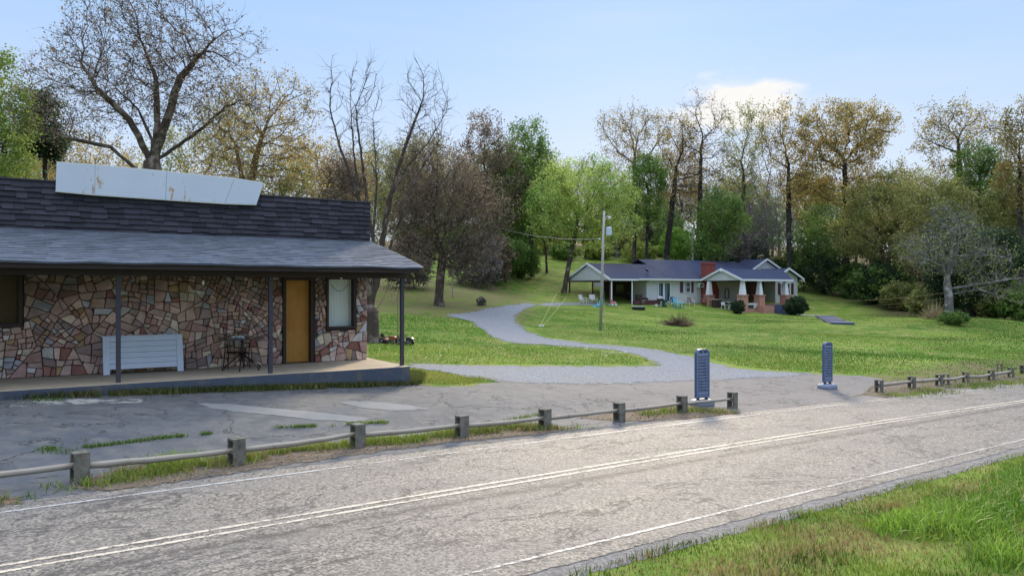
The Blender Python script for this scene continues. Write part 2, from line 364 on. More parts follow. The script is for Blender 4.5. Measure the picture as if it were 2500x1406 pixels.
# asphalt of the lot
def lotmat():
    g = G('lot_asphalt', .9, .25)
    big = g.noise(g.W, .35, 5, .6); mid = g.noise(g.W, 2.5, 6, .65); fine = g.noise(g.W, 60, 3, .8); sp = g.vor(g.W, 55, out=1)
    warm = g.ramp(g.n('ShaderNodeSeparateXYZ', Vector=g.map(g.W, (.06, .06, 1), (0, 0, 0), (.42, 0, 0))), [(.3, 0), (.8, 1)])
    c = g.mix(g.ramp(big, [(.35, 0), (.65, 1)]), (.062, .070, .080), (.105, .11, .117))
    c = g.mix(g.ramp(mid, [(.4, 0), (.7, 1)]), c, (.135, .132, .128))
    c = g.mix(g.math('MULTIPLY', warm, .8), c, g.mix(mid, (.12, .11, .11), (.19, .175, .165)))
    c = g.mix(.6, c, g.mix(g.math('MULTIPLY', fine, 1), (.3, .3, .3), (1.6, 1.6, 1.6)), 'MULTIPLY')
    def contour(sc, eps, o): return g.ramp(g.math('ABSOLUTE', g.math('SUBTRACT', g.noise(g.map(g.W, (1, 1, 1), (0, 0, 0), (o, o, 0)), sc, 8, .62, .4), .5)), [(0, 1), (eps, 0)])
    crm = g.math('MULTIPLY', g.math('MAXIMUM', contour(.28, .006, 0), g.math('MULTIPLY', contour(.9, .011, 7), g.ramp(big, [(.45, 0), (.6, 1)]))), g.ramp(mid, [(.38, 0), (.5, 1)]))
    c = g.mix(crm, c, (.03, .03, .028))
    moss = g.ramp(g.noise(g.W, 1.1, 6, .7), [(.62, 0), (.72, 1)])
    c = g.mix(g.math('MULTIPLY', moss, .25), c, (.10, .12, .06))
    g.color(c); g.bump(g.math('ADD', fine, g.math('MULTIPLY', crm, -2)), .5, .01); g.alpha(edge_alpha(g, .3, 2.5)); return g.m
M['lot'] = lotmat()
def gravelmat(name, a, b, w=.5, sc=2.2):
    g = G(name, .95, .2); big = g.noise(g.W, .5, 5); st_ = g.vor(g.W, 26, out=1); fine = g.noise(g.W, 50, 4, .8)
    v = g.n('ShaderNodeRGBToBW', Color=st_)
    c = g.mix(v, a, b); c = g.mix(g.math('MULTIPLY', g.ramp(big, [(.4, 0), (.7, 1)]), .5), c, (b[0] * .72, b[1] * .64, b[2] * .52)); c = g.mix(.5, c, g.mix(fine, (.4, .4, .4), (1.5, 1.5, 1.5)), 'MULTIPLY')
    g.color(c); g.bump(g.math('ADD', v, fine), .8, .03); g.alpha(edge_alpha(g, w, sc)); return g.m
M['gravel'] = gravelmat('gravel', (.115, .122, .135), (.31, .33, .365), .8, 1.6)
M['dirt'] = gravelmat('dirt', (.09, .07, .05), (.22, .18, .14), .35, 3)
M['shoulder'] = gravelmat('shoulder_gravel', (.12, .115, .115), (.3, .29, .28), .2, 4)

# road edge and line positions in the road's own coordinates (s along, t across), measured where the photo shows them
def fit(pts):
    q = np.array([st(*plane_hit(u, v)) for u, v in pts]); return q
far_l = fit([(0, 1255), (625, 1168), (1250, 1087), (1870, 1011), (2405, 950)]); cen_l = fit([(0, 1392), (625, 1280), (1250, 1180), (2070, 1043), (2500, 980)]); near_l = fit([(1250, 1382), (1600, 1290), (1950, 1202), (2500, 1075)])
def tl(q):
    c = np.polyfit(q[:, 0], q[:, 1], 2 if len(q) > 4 else 1)
    s0, s1 = q[:, 0].min(), q[:, 0].max()
    def f(s):
        s = np.asarray(s, float); k = np.clip(s, s0, s1); dv = np.polyval(np.polyder(c), k); return np.polyval(c, k) + (s - k) * dv * .0
    return f
tf, tcn, tn = tl(far_l), tl(cen_l), tl(near_l)
print('far', far_l.round(2).tolist(), 'cen', cen_l.round(2).tolist(), 'near', near_l.round(2).tolist())
def strip(name, fa, fb, mat, lift, s0=-60, s1=150, step=.4, nt=2, parent=None, label=None):
    ss = np.arange(s0, s1, step); V = []; E = []
    for k in range(nt + 1):
        t = fa(ss) + (fb(ss) - fa(ss)) * k / nt; x, y = st2xy(ss, t); V.append(np.stack([x, y, gz(x, y) + lift], -1)); w = np.abs(fb(ss) - fa(ss)); E.append(np.minimum(w * k / nt, w * (1 - k / nt)))
    V = np.concatenate(V); n = len(ss); I = np.arange(len(V)).reshape(nt + 1, n)
    q = np.stack([I[:-1, :-1], I[:-1, 1:], I[1:, 1:], I[1:, :-1]], -1).reshape(-1, 4)
    if (fb(ss[:1]) < fa(ss[:1]))[0]: q = q[:, ::-1]
    vv = np.tile(ss, nt + 1); tt = np.repeat(np.arange(nt + 1) / nt, n)
    o = raw_mesh(name, V, q, mat, attrs={'edge': np.concatenate(E), 'along': vv, 'across': tt}, smooth=True, parent=parent)
    if not parent: tag(o, label, kind='structure')
    return o
def roadmat():
    g = G('road_asphalt', .78, .5)
    a, t = g.attr('along', 'Fac'), g.attr('across', 'Fac')
    v = g.n('ShaderNodeCombineXYZ', X=a, Y=g.math('MULTIPLY', t, 5.6), Z=0.0)
    big = g.noise(g.map(v, (.25, 1.2, 1)), 1.0, 4); mid = g.noise(v, 3, 5, .7)
    agg = g.vor(v, 36, out=1); ag = g.n('ShaderNodeRGBToBW', Color=agg); fine = g.noise(v, 80, 3, .8)
    c = g.mix(g.ramp(g.math('ADD', g.math('MULTIPLY', ag, .7), g.math('MULTIPLY', fine, .35)), [(.28, 0), (.72, 1)]), (.034, .032, .032), (.265, .238, .20))
    tar = g.ramp(g.math('ADD', g.noise(v, 9, 6, .75), g.math('MULTIPLY', big, .35)), [(.58, 0), (.78, 1)])
    c = g.mix(g.math('MULTIPLY', tar, .55), c, (.075, .073, .075))
    # smoother darker wheel lanes
    vd = g.mix(.10, v, g.n('ShaderNodeTexNoise', _o=1, Vector=v, Scale=2.5, Detail=6, Roughness=.7))
    def contour(sc, eps, o): return g.ramp(g.math('ABSOLUTE', g.math('SUBTRACT', g.noise(g.map(v, (.5, 1, 1), (0, 0, 0), (o, o, 0)), sc, 9, .6, .5), .5)), [(0, 1), (eps, 0)])
    cm = g.math('MULTIPLY', g.math('MAXIMUM', contour(.4, .0075, 0), g.math('MULTIPLY', contour(.9, .010, 9), g.ramp(g.noise(v, .4, 3), [(.45, 0), (.55, 1)]))), g.ramp(g.noise(v, .6, 3), [(.36, 0), (.46, 1)]))
    al = g.vor(vd, 4.5, 'DISTANCE_TO_EDGE'); alm = g.math('MULTIPLY', g.ramp(al, [(0, 1), (.05, 0)]), g.ramp(g.noise(v, .9, 4), [(.54, 0), (.62, 1)]))
    # ragged seam just this side of the centre line
    sm = g.math('SUBTRACT', g.math('MULTIPLY', t, 5.6), g.math('ADD', 2.42, g.math('MULTIPLY', g.noise(v, 2.2, 5, .8), .25)))
    seam = g.math('MULTIPLY', g.ramp(g.math('ABSOLUTE', sm), [(.0, 1), (.20, 0)]), g.ramp(g.noise(v, 5, 6, .8), [(.40, 0), (.54, 1)]))
    wp = g.ramp(g.math('PINGPONG', g.math('ADD', g.math('MULTIPLY', t, 5.6), .1), .72), [(.1, 0), (.6, 1)])
    c = g.mix(g.math('MULTIPLY', g.math('MULTIPLY', wp, .22), g.ramp(big, [(.35, .3), (.6, 1)])), c, (.13, .125, .125))
    k = g.math('MAXIMUM', g.math('MAXIMUM', cm, g.math('MULTIPLY', alm, .7)), seam)
    c = g.mix(g.math('MULTIPLY', k, .95), c, (.028, .027, .028))
    g.color(c); g.bump(g.math('ADD', g.math('MULTIPLY', ag, .8), g.math('ADD', fine, g.math('MULTIPLY', k, -1.5))), .55, .012); g.alpha(edge_alpha(g, .12, 4)); return g.m
M['road'] = roadmat()
def paint(name, c, wear, sc=7):
    g = G(name, .7, .3); n = g.noise(g.W, sc, 6, .75); n2 = g.noise(g.W, .6, 3); f = g.noise(g.W, 70, 2, .8)
    g.color(g.mix(n, tuple(x * .8 for x in c), c))
    a = g.math('ADD', g.math('ADD', g.math('MULTIPLY', g.math('SUBTRACT', n, .5), 2.6), g.math('MULTIPLY', g.math('SUBTRACT', f, .5), 1.6)), g.math('ADD', g.math('MULTIPLY', g.math('SUBTRACT', n2, .5), 1.4), g.math('MINIMUM', g.math('MULTIPLY', g.attr('edge', 'Fac'), 14), .35)))
    g.alpha(g.ramp(g.math('ADD', a, .5), [(max(.0, wear - .12), 0), (min(1, wear + .12), 1)])); return g.m
M['paint_w'] = paint('road_paint_white', (.42, .41, .38), .70, 11); M['paint_wf'] = paint('road_paint_faded', (.40, .40, .39), .60, 9); M['paint_y'] = paint('road_paint_pale_yellow', (.50, .45, .36), .56, 10)
shl = strip('shoulder', lambda s: tn(s) - .66, lambda s: tf(s) + .9, M['shoulder'], .004, nt=4, label='gravelly strip along both edges of the road')
road = strip('road', lambda s: tn(s) - .34, lambda s: tf(s) + .38, M['road'], .010, nt=10, label='cracked grey two lane asphalt road')
strip('edge_line', lambda s: tn(s) - .03, lambda s: tn(s) + .035, M['paint_w'], .015, parent=road)
strip('edge_line', lambda s: tf(s) - .035, lambda s: tf(s) + .035, M['paint_wf'], .015, parent=road)
strip('centre_line', lambda s: tcn(s) - .14, lambda s: tcn(s) - .065, M['paint_y'], .015, parent=road)
strip('centre_line', lambda s: tcn(s) + .055, lambda s: tcn(s) + .135, M['paint_y'], .015, parent=road)

lot_px = [(-900, 1010), (-300, 985), (0, 962), (500, 948), (1003, 925), (1040, 944), (1140, 944), (1230, 930), (1300, 905), (1700, 904), (1850, 907), (2000, 914), (2110, 918), (2170, 928), (2130, 945), (2110, 962), (2040, 985)]
lotP = px_poly(lot_px[2:]); lotP = [(-25, 3.5), (-25, 12)] + lotP
for s_ in (26, 20, 12, 5, 0, -8, -16, -24): lotP.append(st2xy(s_, float(tf(s_)) + (.45 if s_ < 19 else .2)))
sheet('parking_lot', lotP, M['lot'], .007, .3, 'worn blue grey asphalt lot in front of the stone building', edge_w=.5)
drive_px = [(990, 887), (1150, 893), (1300, 894), (1450, 895), (1592, 895), (1604, 886), (1560, 869), (1500, 855), (1400, 846), (1250, 838), (1205, 824), (1170, 800), (1150, 784), (1085, 768), (1150, 762), (1200, 751), (1260, 744), (1330, 739.5), (1420, 737),
            (1500, 741), (1400, 744.5), (1340, 747), (1278, 757), (1258, 770), (1262, 790), (1292, 811), (1345, 827), (1450, 840), (1560, 848), (1650, 862), (1720, 880), (1795, 899), (1870, 906), (2000, 912), (1900, 920), (1700, 930), (1500, 938), (1300, 936), (1180, 928), (1060, 906), (990, 896)]
drv = sheet('gravel_drive', densify(px_poly(drive_px), 2), M['gravel'], .013, .25, 'pale blue gravel drive curving up to the house', edge_w=.6)
gpatch = G('pale_concrete_patch', .9, .2); gpatch.color(gpatch.mix(gpatch.noise(gpatch.W, 3, 5), (.13, .135, .137), (.195, .20, .203))); gpatch.bump(gpatch.noise(gpatch.W, 40), .3, .01); gpatch.alpha(edge_alpha(gpatch, .12, 5)); M['patch'] = gpatch.m
for pp in ([(478, 984), (560, 987), (720, 1002), (905, 1023), (880, 1031), (760, 1026), (600, 1008), (510, 997)], [(815, 981), (905, 980), (985, 988), (1052, 1000), (960, 1004), (880, 996)]):
    o = sheet('concrete_patch', px_poly(pp), M['patch'], .012, .12, 'pale repair patch on the lot', edge_w=.12)
o = sheet('worn_paint', px_poly([(20, 985), (120, 975), (350, 974), (350, 984), (130, 990), (20, 996)]), paint('worn_lot_paint', (.38, .38, .35), .86, 4), .012, .12, 'flaked white paint on the lot by the porch', edge_w=.1)
verge_px = [[(150, 1198), (300, 1130), (440, 1128), (560, 1120), (700, 1098), (850, 1085), (1000, 1075), (1150, 1048), (1300, 1040), (1400, 1045), (1360, 1058), (1100, 1082), (900, 1108), (600, 1150), (400, 1185), (240, 1200)],
            [(1400, 1022), (1520, 1002), (1560, 992), (1700, 992), (1815, 1008), (1700, 1022), (1560, 1030)],
            [(-40, 1220), (40, 1216), (60, 1228), (10, 1242), (-60, 1245)]]
for pp in verge_px: sheet('verge', px_poly(pp), M['dirt'], .014, .15, 'dirt and leaf litter under the low rail', edge_w=.2)
sheet('verge', px_poly([(2105, 962), (2150, 935), (2200, 924), (2300, 920), (2400, 912), (2480, 914), (2520, 925), (2400, 940), (2250, 958), (2160, 972)]), M['dirt'], .010, .2, 'bare dirt under the far low rail', edge_w=.3)
#==STRUCT==
# ------------------------------------------------------------------ stone building
BE = np.array([.8413, .5405]); BM = np.array([.5405, -.8413]); BC = np.array([-4.257, 21.615]); BZ = CZ - 2.035; BA = math.atan2(BE[1], BE[0])
def bw(q, p, z=0): return Vector((BC[0] + BE[0] * q + BM[0] * p, BC[1] + BE[1] * q + BM[1] * p, BZ + z))
def bpx(u, v, p=0.0):
    """pixel -> (q, z) on the building plane at p"""
    a = (u - CU) / F; c = BC + BM * p
    q = (a * c[1] - c[0]) / (BE[0] - a * BE[1]); Y = c[1] + BE[1] * q; return q, CZ - (v - CV) / F * Y - BZ
store = thing('stone_building', 'long building with a multicoloured fieldstone front and dark shingled parapet', 'building', (BC[0], BC[1], BZ), BA)
gs = G('fieldstone', .85, .3)
ns = gs.noise(gs.W, 5, 6, .7); ns2 = gs.noise(gs.W, 28, 5, .75)
cs = gs.mix(gs.ramp(ns, [(.3, 0), (.7, 1)]), gs.mix(1, gs.attr('Col'), (.62, .6, .6), 'MULTIPLY'), gs.attr('Col'))
cs = gs.mix(.5, cs, gs.mix(ns2, (.45, .45, .45), (1.45, 1.45, 1.45)), 'MULTIPLY')
# porch shade and brown stain painted into the upper courses, with its own ragged outline
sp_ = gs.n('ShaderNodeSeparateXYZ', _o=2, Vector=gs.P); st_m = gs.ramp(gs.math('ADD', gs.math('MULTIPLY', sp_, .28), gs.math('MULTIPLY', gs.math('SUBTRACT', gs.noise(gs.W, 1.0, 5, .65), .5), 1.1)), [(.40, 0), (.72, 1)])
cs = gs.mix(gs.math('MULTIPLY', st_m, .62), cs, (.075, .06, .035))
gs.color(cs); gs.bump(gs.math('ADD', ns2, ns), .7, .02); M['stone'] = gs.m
M['mortar'] = simple('dark_mortar', (.10, .08, .07), .95, bump=.5)
M['darkwood'] = simple('dark_brown_trim', (.035, .02, .018), .6, var=.3)
M['wallback'] = simple('painted_block', (.25, .24, .22), .9, bump=.3)
WL, WH = -14.5, 2.68
openings = {}
dq0, dz1 = bpx(697, 684); dq1, dz0 = bpx(757, 886); openings['door'] = (dq0 - .09, dq1 + .12, -.01, dz1 + .08)
wq0, wz1 = bpx(801, 682); wq1, wz0 = bpx(862, 796); openings['window'] = (wq0 - .07, wq1 + .08, wz0 - .10, wz1 + .08)
lq1, lz1 = bpx(45, 668); _, lz0 = bpx(20, 789); openings['lwin'] = (lq1 - 1.9, lq1 + .1, lz0 - .08, lz1 + .08)
print('openings', {k: [round(x, 2) for x in v] for k, v in openings.items()}, G1(*bw(0, 2.6)[:2]) - BZ, G1(*bw(-9, 2.6)[:2]) - BZ)
# backing wall with holes, body
m = MB(); qs = sorted({WL, 0.0} | {x for o in openings.values() for x in o[:2]})
for a, b in zip(qs[:-1], qs[1:]):
    mid = (a + b) / 2; z = -.05; cuts = sorted([(o[2], o[3]) for o in openings.values() if o[0] < mid < o[1]])
    for z0_, z1_ in cuts:
        if z0_ > z: m.box(a, b, 0, .22, z, z0_)
        z = z1_
    m.box(a, b, 0, .22, z, WH)
m.build('wall', M['mortar'], store)
m = MB(); m.box(WL, 0, .25, .45, -.4, 3.6); m2 = m
m = MB(); m.box(-.22, 0, .225, 9, -.6, 3.6); m.box(WL, WL + .2, .225, 9, -.6, 3.6); m.box(WL, 0, 9.001, 9.2, -.6, 3.6); m.build('side_wall', M['wallback'], store)
m = MB(); m.box(WL, 0, .3, 9.1, 3.6, 3.7); m.build('flat_roof', simple('tar_roof', (.04, .04, .04), .9), store)
m = MB(); m.box(WL + .21, -.23, .6, 8.9, -.02, .02); m.build('room_floor', simple('room_floor', (.05, .045, .04), .9), store)
# individual face stones: relaxed random cells cut to convex polygons
def clip(P, a, b, c):
    out = []
    for i in range(len(P)):
        p, q = P[i - 1], P[i]; dp, dq_ = a * p[0] + b * p[1] - c, a * q[0] + b * q[1] - c
        if (dp <= 0) != (dq_ <= 0): t = dp / (dp - dq_); out.append((p[0] + (q[0] - p[0]) * t, p[1] + (q[1] - p[1]) * t))
        if dq_ <= 0: out.append(q)
    return out
def stones(x0, x1, z0, z1, holes, n, seed):
    """flagstone: large random cells, each split again and again along its own tilted axes"""
    r = np.random.default_rng(seed); S = []
    while len(S) < n: S.append((r.uniform(x0 - .2, x1 + .2), r.uniform(z0 - .2, z1 + .2)))
    S = np.array(S)
    for _ in range(2):
        g_ = np.stack([r.uniform(x0, x1, 9000), r.uniform(z0, z1, 9000)], 1); w = np.linalg.norm(g_[:, None] - S[None], axis=2).argmin(1)
        for i in range(n):
            if (w == i).any(): S[i] = g_[w == i].mean(0) * .6 + S[i] * .4
    out = []
    def area(P): return .5 * abs(sum(P[k - 1][0] * P[k][1] - P[k][0] * P[k - 1][1] for k in range(len(P))))
    def split(P, ang, big):
        A = area(P)
        if A < .004: return
        if A < big * r.uniform(.45, 1.6): out.append(P); return
        c = np.mean(P, 0); d = np.array([math.cos(ang), math.sin(ang)]); e = np.array([-d[1], d[0]]); q = np.array(P) - c; ex, ey = np.ptp(q @ d), np.ptp(q @ e)
        n_ = d if ex > ey else e; a_ = math.atan2(n_[1], n_[0]) + r.normal(0, .13); n_ = np.array([math.cos(a_), math.sin(a_)]); k = n_ @ c + r.uniform(-.17, .17) * max(ex, ey)
        for s_ in (1, -1):
            Q = clip(P, n_[0] * s_, n_[1] * s_, k * s_)
            if len(Q) > 2: split(Q, ang + r.normal(0, .06), big)
    for i, (x, z) in enumerate(S):
        d = np.hypot(S[:, 0] - x, S[:, 1] - z); P = [(x0, z0), (x1, z0), (x1, z1), (x0, z1)]
        for j in np.argsort(d)[1:24]:
            a, b = S[j] - S[i]; P = clip(P, a, b, a * (x + a * .5) + b * (z + b * .5))
            if len(P) < 3: break
        if len(P) >= 3: split(P, r.normal(0, .1) if z < .55 or r.random() < .3 else r.uniform(0, 1.57), r.choice([.03, .045, .065]) if z > .6 else .06)
    res = []
    for P in out:
        cx, cz = np.mean([p[0] for p in P]), np.mean([p[1] for p in P]); bad = False
        for h in holes:
            if h[0] < cx < h[1] and h[2] < cz < h[3]: bad = True; break
            if max(p[0] for p in P) > h[0] and min(p[0] for p in P) < h[1] and max(p[1] for p in P) > h[2] and min(p[1] for p in P) < h[3]:
                c_ = [(cx - h[1], (-1, 0, -h[1])), (h[0] - cx, (1, 0, h[0])), (cz - h[3], (0, -1, -h[3])), (h[2] - cz, (0, 1, h[2]))]; P = clip(P, *max(c_)[1])
                if len(P) < 3: bad = True; break
        if bad or len(P) < 3 or area(P) < .003: continue
        if len(P) < 7 and r.random() < .75:   # knock a corner off, so that edges read as broken stone
            k = r.integers(len(P)); a, b, c_ = np.array(P[k - 1]), np.array(P[k]), np.array(P[(k + 1) % len(P)]); f = r.uniform(.08, .3); P = P[:k] + [tuple(b + (a - b) * f), tuple(b + (c_ - b) * f)] + P[k + 1:]
        res.append(P)
    return res, r
pal = [((.50, .34, .28), 6), ((.60, .44, .36), 4), ((.40, .245, .215), 6), ((.30, .14, .11), 2), ((.64, .53, .42), 3), ((.40, .40, .42), 2), ((.60, .56, .53), 2), ((.40, .27, .15), 2), ((.32, .24, .22), 4), ((.46, .32, .28), 5)]
palw = np.array([w for _, w in pal], float); palw /= palw.sum()
def stone_mesh(name, polys, r, to3, off):
    m = MB()
    for P in polys:
        m.col = tuple(np.array(pal[r.choice(len(pal), p=palw)][0]) * r.uniform(.95, 1.55)); th = r.uniform(.03, .085); tilt = r.uniform(-.09, .09, 2)
        c = np.mean(P, 0); n = len(P)
        def ring(gap, d, curve=0): return [to3(p[0] + (c[0] - p[0]) * min(.5, gap / (np.hypot(*(c - p)) + 1e-6)), p[1] + (c[1] - p[1]) * min(.5, gap / (np.hypot(*(c - p)) + 1e-6)), d + (tilt @ (np.array(p) - c))) for p in P]
        b = len(m.v); m.v += ring(.009, -.004) + ring(.012, th * .75) + ring(.026, th)
        for k in range(2):
            for i in range(n): j = (i + 1) % n; m.face((b + k * n + i, b + k * n + j, b + (k + 1) * n + j, b + (k + 1) * n + i))
        m.face([b + 2 * n + i for i in range(n)])
    return m
polys, r_ = stones(-12.6, .005, .0, WH, list(openings.values()), 64, 5)
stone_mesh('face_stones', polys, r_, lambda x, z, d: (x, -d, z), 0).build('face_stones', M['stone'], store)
# door (recessed), frame, handle
def ring_frame(m, x0, x1, z0, z1, w, y0, y1, bottom=True):
    m.box(x0 - w, x0, y0, y1, z0, z1 + w); m.box(x1, x1 + w, y0, y1, z0, z1 + w); m.box(x0, x1, y0, y1, z1, z1 + w)
    if bottom: m.box(x0 - w, x1 + w, y0 - .02, y1, z0 - w, z0)
gd = G('varnished_plywood_door', .5, .4); nd = gd.noise(gd.map(gd.P, (1, 1, .12)), 14, 5, .6); nd2 = gd.noise(gd.P, 1.6, 5, .65)
gd.color(gd.mix(gd.ramp(nd2, [(.35, 0), (.68, 1)]), gd.mix(nd, (.36, .135, .012), (.55, .24, .03)), gd.mix(nd, (.48, .22, .035), (.58, .31, .07)))); M['door'] = gd.m
dr = MB(); dr.box(dq0, dq1, .12, .165, .02, dz1); door = dr.build('door', M['door'], store, bevel=.004)
fm = MB(); ring_frame(fm, dq0, dq1, 0, dz1, .085, -.075, .12, False); fm.box(dq0, dq1, .0, .12, .0, .018); fm.build('door_frame', M['darkwood'], store)
kb = MB(); kb.tube([(dq1 - .08, .12, .98), (dq1 - .08, .07, .98)], .012, 8); kb.lathe([(.0, -.03), (.025, -.022), (.032, 0), (.025, .022), (0, .03)], (dq1 - .08, .05, .98), 12)
kb.build('handle', simple('brass', (.75, .6, .35), .3, 1), door, smooth=True)
# windows
gc = G('pale_curtain', .9, .2); nc = gc.n('ShaderNodeTexWave', Vector=gc.P, Scale=9.0, Distortion=2.0, Detail=2.0); gc.color(gc.mix(nc, (.80, .92, .92), (.86, .95, .95))); gc.bump(nc, .3, .02); M['curtain'] = gc.m
gg = G('window_glass', .06, .5); gg.color((.02, .025, .03)); gg.alpha(.04); M['glass'] = gg.m
o = openings['window']
w = MB(); w.box(wq0, wq1, .14, .15, wz0, wz1); wi = w.build('window', M['glass'], store)
fm = MB(); ring_frame(fm, wq0, wq1, wz0, wz1, .07, -.075, .16); fm.build('frame', M['darkwood'], wi)
cm_ = MB()
for k in range(24):
    a = wq0 + (wq1 - wq0) * k / 24; b = wq0 + (wq1 - wq0) * (k + 1) / 24; y = .165 + .003 * math.sin(k * 2.1); y2 = .165 + .003 * math.sin((k + 1) * 2.1)
    cm_.poly([(a, y, wz0 - .02), (b, y2, wz0 - .02), (b, y2, wz1 + .02), (a, y, wz1 + .02)])
cm_.build('curtain', M['curtain'], wi)
sm_ = MB(); sm_.box(wq1 - .075, wq1 - .055, .12, .14, wz0, wz1); sm_.build('sash', simple('pale_sash', (.5, .48, .42), .6), wi)
o = openings['lwin']
w = MB(); w.box(o[0] + .07, lq1, .14, .15, lz0, lz1); wi2 = w.build('window', M['glass'], store)
fm = MB(); ring_frame(fm, o[0] + .07, lq1, lz0, lz1, .085, -.075, .16); fm.build('frame', M['darkwood'], wi2)
cm_ = MB(); cm_.box(o[0] + .07, lq1 - .02, .17, .18, lz0, lz1); cm_.build('blind', simple('brown_blind', (.10, .07, .035), .9), wi2)
# beaded garland across the inside of the window
gl = MB()
pts = [(wq0 + .1 + (wq1 - wq0 - .2) * k / 16, .10, wz1 - .12 - .22 * math.sin(math.pi * k / 16)) for k in range(17)]
gl.tube(pts, .005, 5)
for p in pts[1:-1]: gl.lathe([(0, -.012), (.012, 0), (0, .012)], p, 6)
gl.build('garland', M['darkwood'], wi)
# porch: slab, beams, rafters, ceiling, posts, roof
gp_ = G('porch_concrete', .9, .3); npo = gp_.noise(gp_.W, 2, 6, .65)
cpo = gp_.mix(npo, (.30, .23, .15), (.50, .42, .31)); cpo = gp_.mix(gp_.ramp(gp_.noise(gp_.W, 6, 5, .7), [(.6, 0), (.75, 1)]), cpo, (.12, .10, .07))
gp_.color(cpo); gp_.bump(gp_.noise(gp_.W, 30, 5), .4, .01); M['porchtop'] = gp_.m
gb_ = G('painted_slab_edge', .75, .3); gb_.color(gb_.mix(gb_.ramp(gb_.noise(gb_.W, 1.5, 6, .7), [(.5, 0), (.62, 1)]), (.055, .07, .10), (.10, .10, .095))); gb_.bump(gb_.noise(gb_.W, 25, 5), .5, .02); M['slabedge'] = gb_.m
sb = MB(); n_ = 40
qq = np.linspace(WL, .22, n_); jit = [random.uniform(-.012, .012) for _ in qq]
for i in range(n_ - 1):
    a, b = qq[i], qq[i + 1]; ya, yb = -2.53 + jit[i], -2.53 + jit[i + 1]
    sb.mi = 0; sb.poly([(a, ya, 0), (b, yb, 0), (b, .25, 0), (a, .25, 0)]); sb.mi = 1; sb.poly([(a, ya - .02, -.9), (b, yb - .02, -.9), (b, yb, 0), (a, ya, 0)])
sb.mi = 1; sb.poly([(.22, -2.53 + jit[-1], 0), (.22, -2.55, -.9), (.22, .6, -.9), (.22, .6, 0)]); sb.mi = 0; sb.poly([(0, .25, 0), (.22, .25, 0), (.22, .6, 0), (0, .6, 0)])
sb.build('porch_slab', [M['porchtop'], M['slabedge']], store)
bm_ = MB(); bm_.box(WL, .22, -2.24, -2.08, 2.34, 2.52)
for k in range(30):
    q = .15 - k * .5; bm_.beam((q, -2.72, 2.50), (q, 0, 3.32), .045, .11)
bm_.beam((.14, -2.2, 2.43), (.14, .1, 2.43), .08, .16)
bm_.box(WL, .38, -2.80, -2.765, 2.47, 2.585)
bm_.build('porch_beam', M['darkwood'], store)
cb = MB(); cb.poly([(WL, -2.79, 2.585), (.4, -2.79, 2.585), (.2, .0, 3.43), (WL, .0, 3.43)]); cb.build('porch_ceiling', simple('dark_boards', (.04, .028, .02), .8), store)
for k, q in enumerate((.154, -3.32, -6.6, -9.9)):
    pm = MB(); pm.box(q - .047, q + .047, -2.208, -2.112, 0, 2.345); pm.build('porch_post', simple('dark_post_paint', (.045, .04, .055), .5), store, bevel=.006)
# shed roof over the porch: overlapping courses, slightly wavy eave
gr_ = G('porch_shingles', .72, .5)
nr = gr_.noise(gr_.map(gr_.P, (.6, 5, 5)), 3.2, 6, .7); nr2 = gr_.noise(gr_.P, 24, 4, .8)
cr_ = gr_.mix(gr_.ramp(nr, [(.35, 0), (.7, 1)]), (.055, .066, .088), (.135, .155, .195)); bald = gr_.ramp(gr_.noise(gr_.map(gr_.P, (.8, 6, 6)), 1.1, 4, .6), [(.66, 0), (.7, 1)])
cr_ = gr_.mix(gr_.math('MULTIPLY', bald, .6), cr_, (.03, .033, .055)); cr_ = gr_.mix(.55, cr_, gr_.mix(nr2, (.4, .4, .4), (1.6, 1.6, 1.6)), 'MULTIPLY'); cr_ = gr_.mix(1, cr_, gr_.attr('Col'), 'MULTIPLY')
gr_.color(cr_); gr_.bump(nr2, .6, .01); M['proof'] = gr_.m
rf = MB(); NR = 20; wav = lambda q: .014 * math.sin(q * .9) * math.sin(q * 2.3 + 1) + .005 * math.sin(q * 5.1)
def rpt(q, f, lift=0):
    qe = q; y = -2.88 * (1 - f) + .0 * f; z = 2.60 + .84 * (f ** .92) + wav(q) * (1 - f) + lift
    return (q, y, z)
for i in range(NR):
    f0, f1 = i / NR, (i + 1) / NR; q = WL - random.uniform(0, .3)
    qend0 = .46 * (1 - f0) + .14 * f0; qend1 = .46 * (1 - f1) + .14 * f1
    while q < qend0 - .02:
        w_ = random.choice((.16, .3, .3, .33)); q2 = min(q + w_, qend0); v_ = random.uniform(.78, 1.2); rf.col = (v_, v_, v_ * random.uniform(.97, 1.04))
        l0 = .020 + random.uniform(0, .008); q2b = min(q2, qend1); qb = min(q, qend1)
        a, b, c_, d_ = rpt(q, f0, l0), rpt(q2 - .004, f0, l0), rpt(q2b, f1, .006), rpt(qb, f1, .006)
        rf.poly([a, b, c_, d_]); rf.poly([rpt(q, f0, -.002), rpt(q2 - .004, f0, -.002), b, a]); q = q2
rf.col = (.6, .6, .6)
for i in range(60):
    a, b = WL + (14.96) * i / 60, WL + 14.96 * (i + 1) / 60; p0, p1 = rpt(a, 0, -.025), rpt(b, 0, -.025); t0, t1 = rpt(a, 0, .0), rpt(b, 0, .0); rf.poly([p0, p1, t1, t0])
rf.poly([rpt(.46, 0, -.03), rpt(.14, 1, -.03), rpt(.14, 1, .02), rpt(.46, 0, .02)]); rf.poly([rpt(WL, 0, -.03), rpt(.46, 0, -.03), rpt(.14, 1, -.03), rpt(WL, 1, -.03)])
rf.build('porch_roof', M['proof'], store)
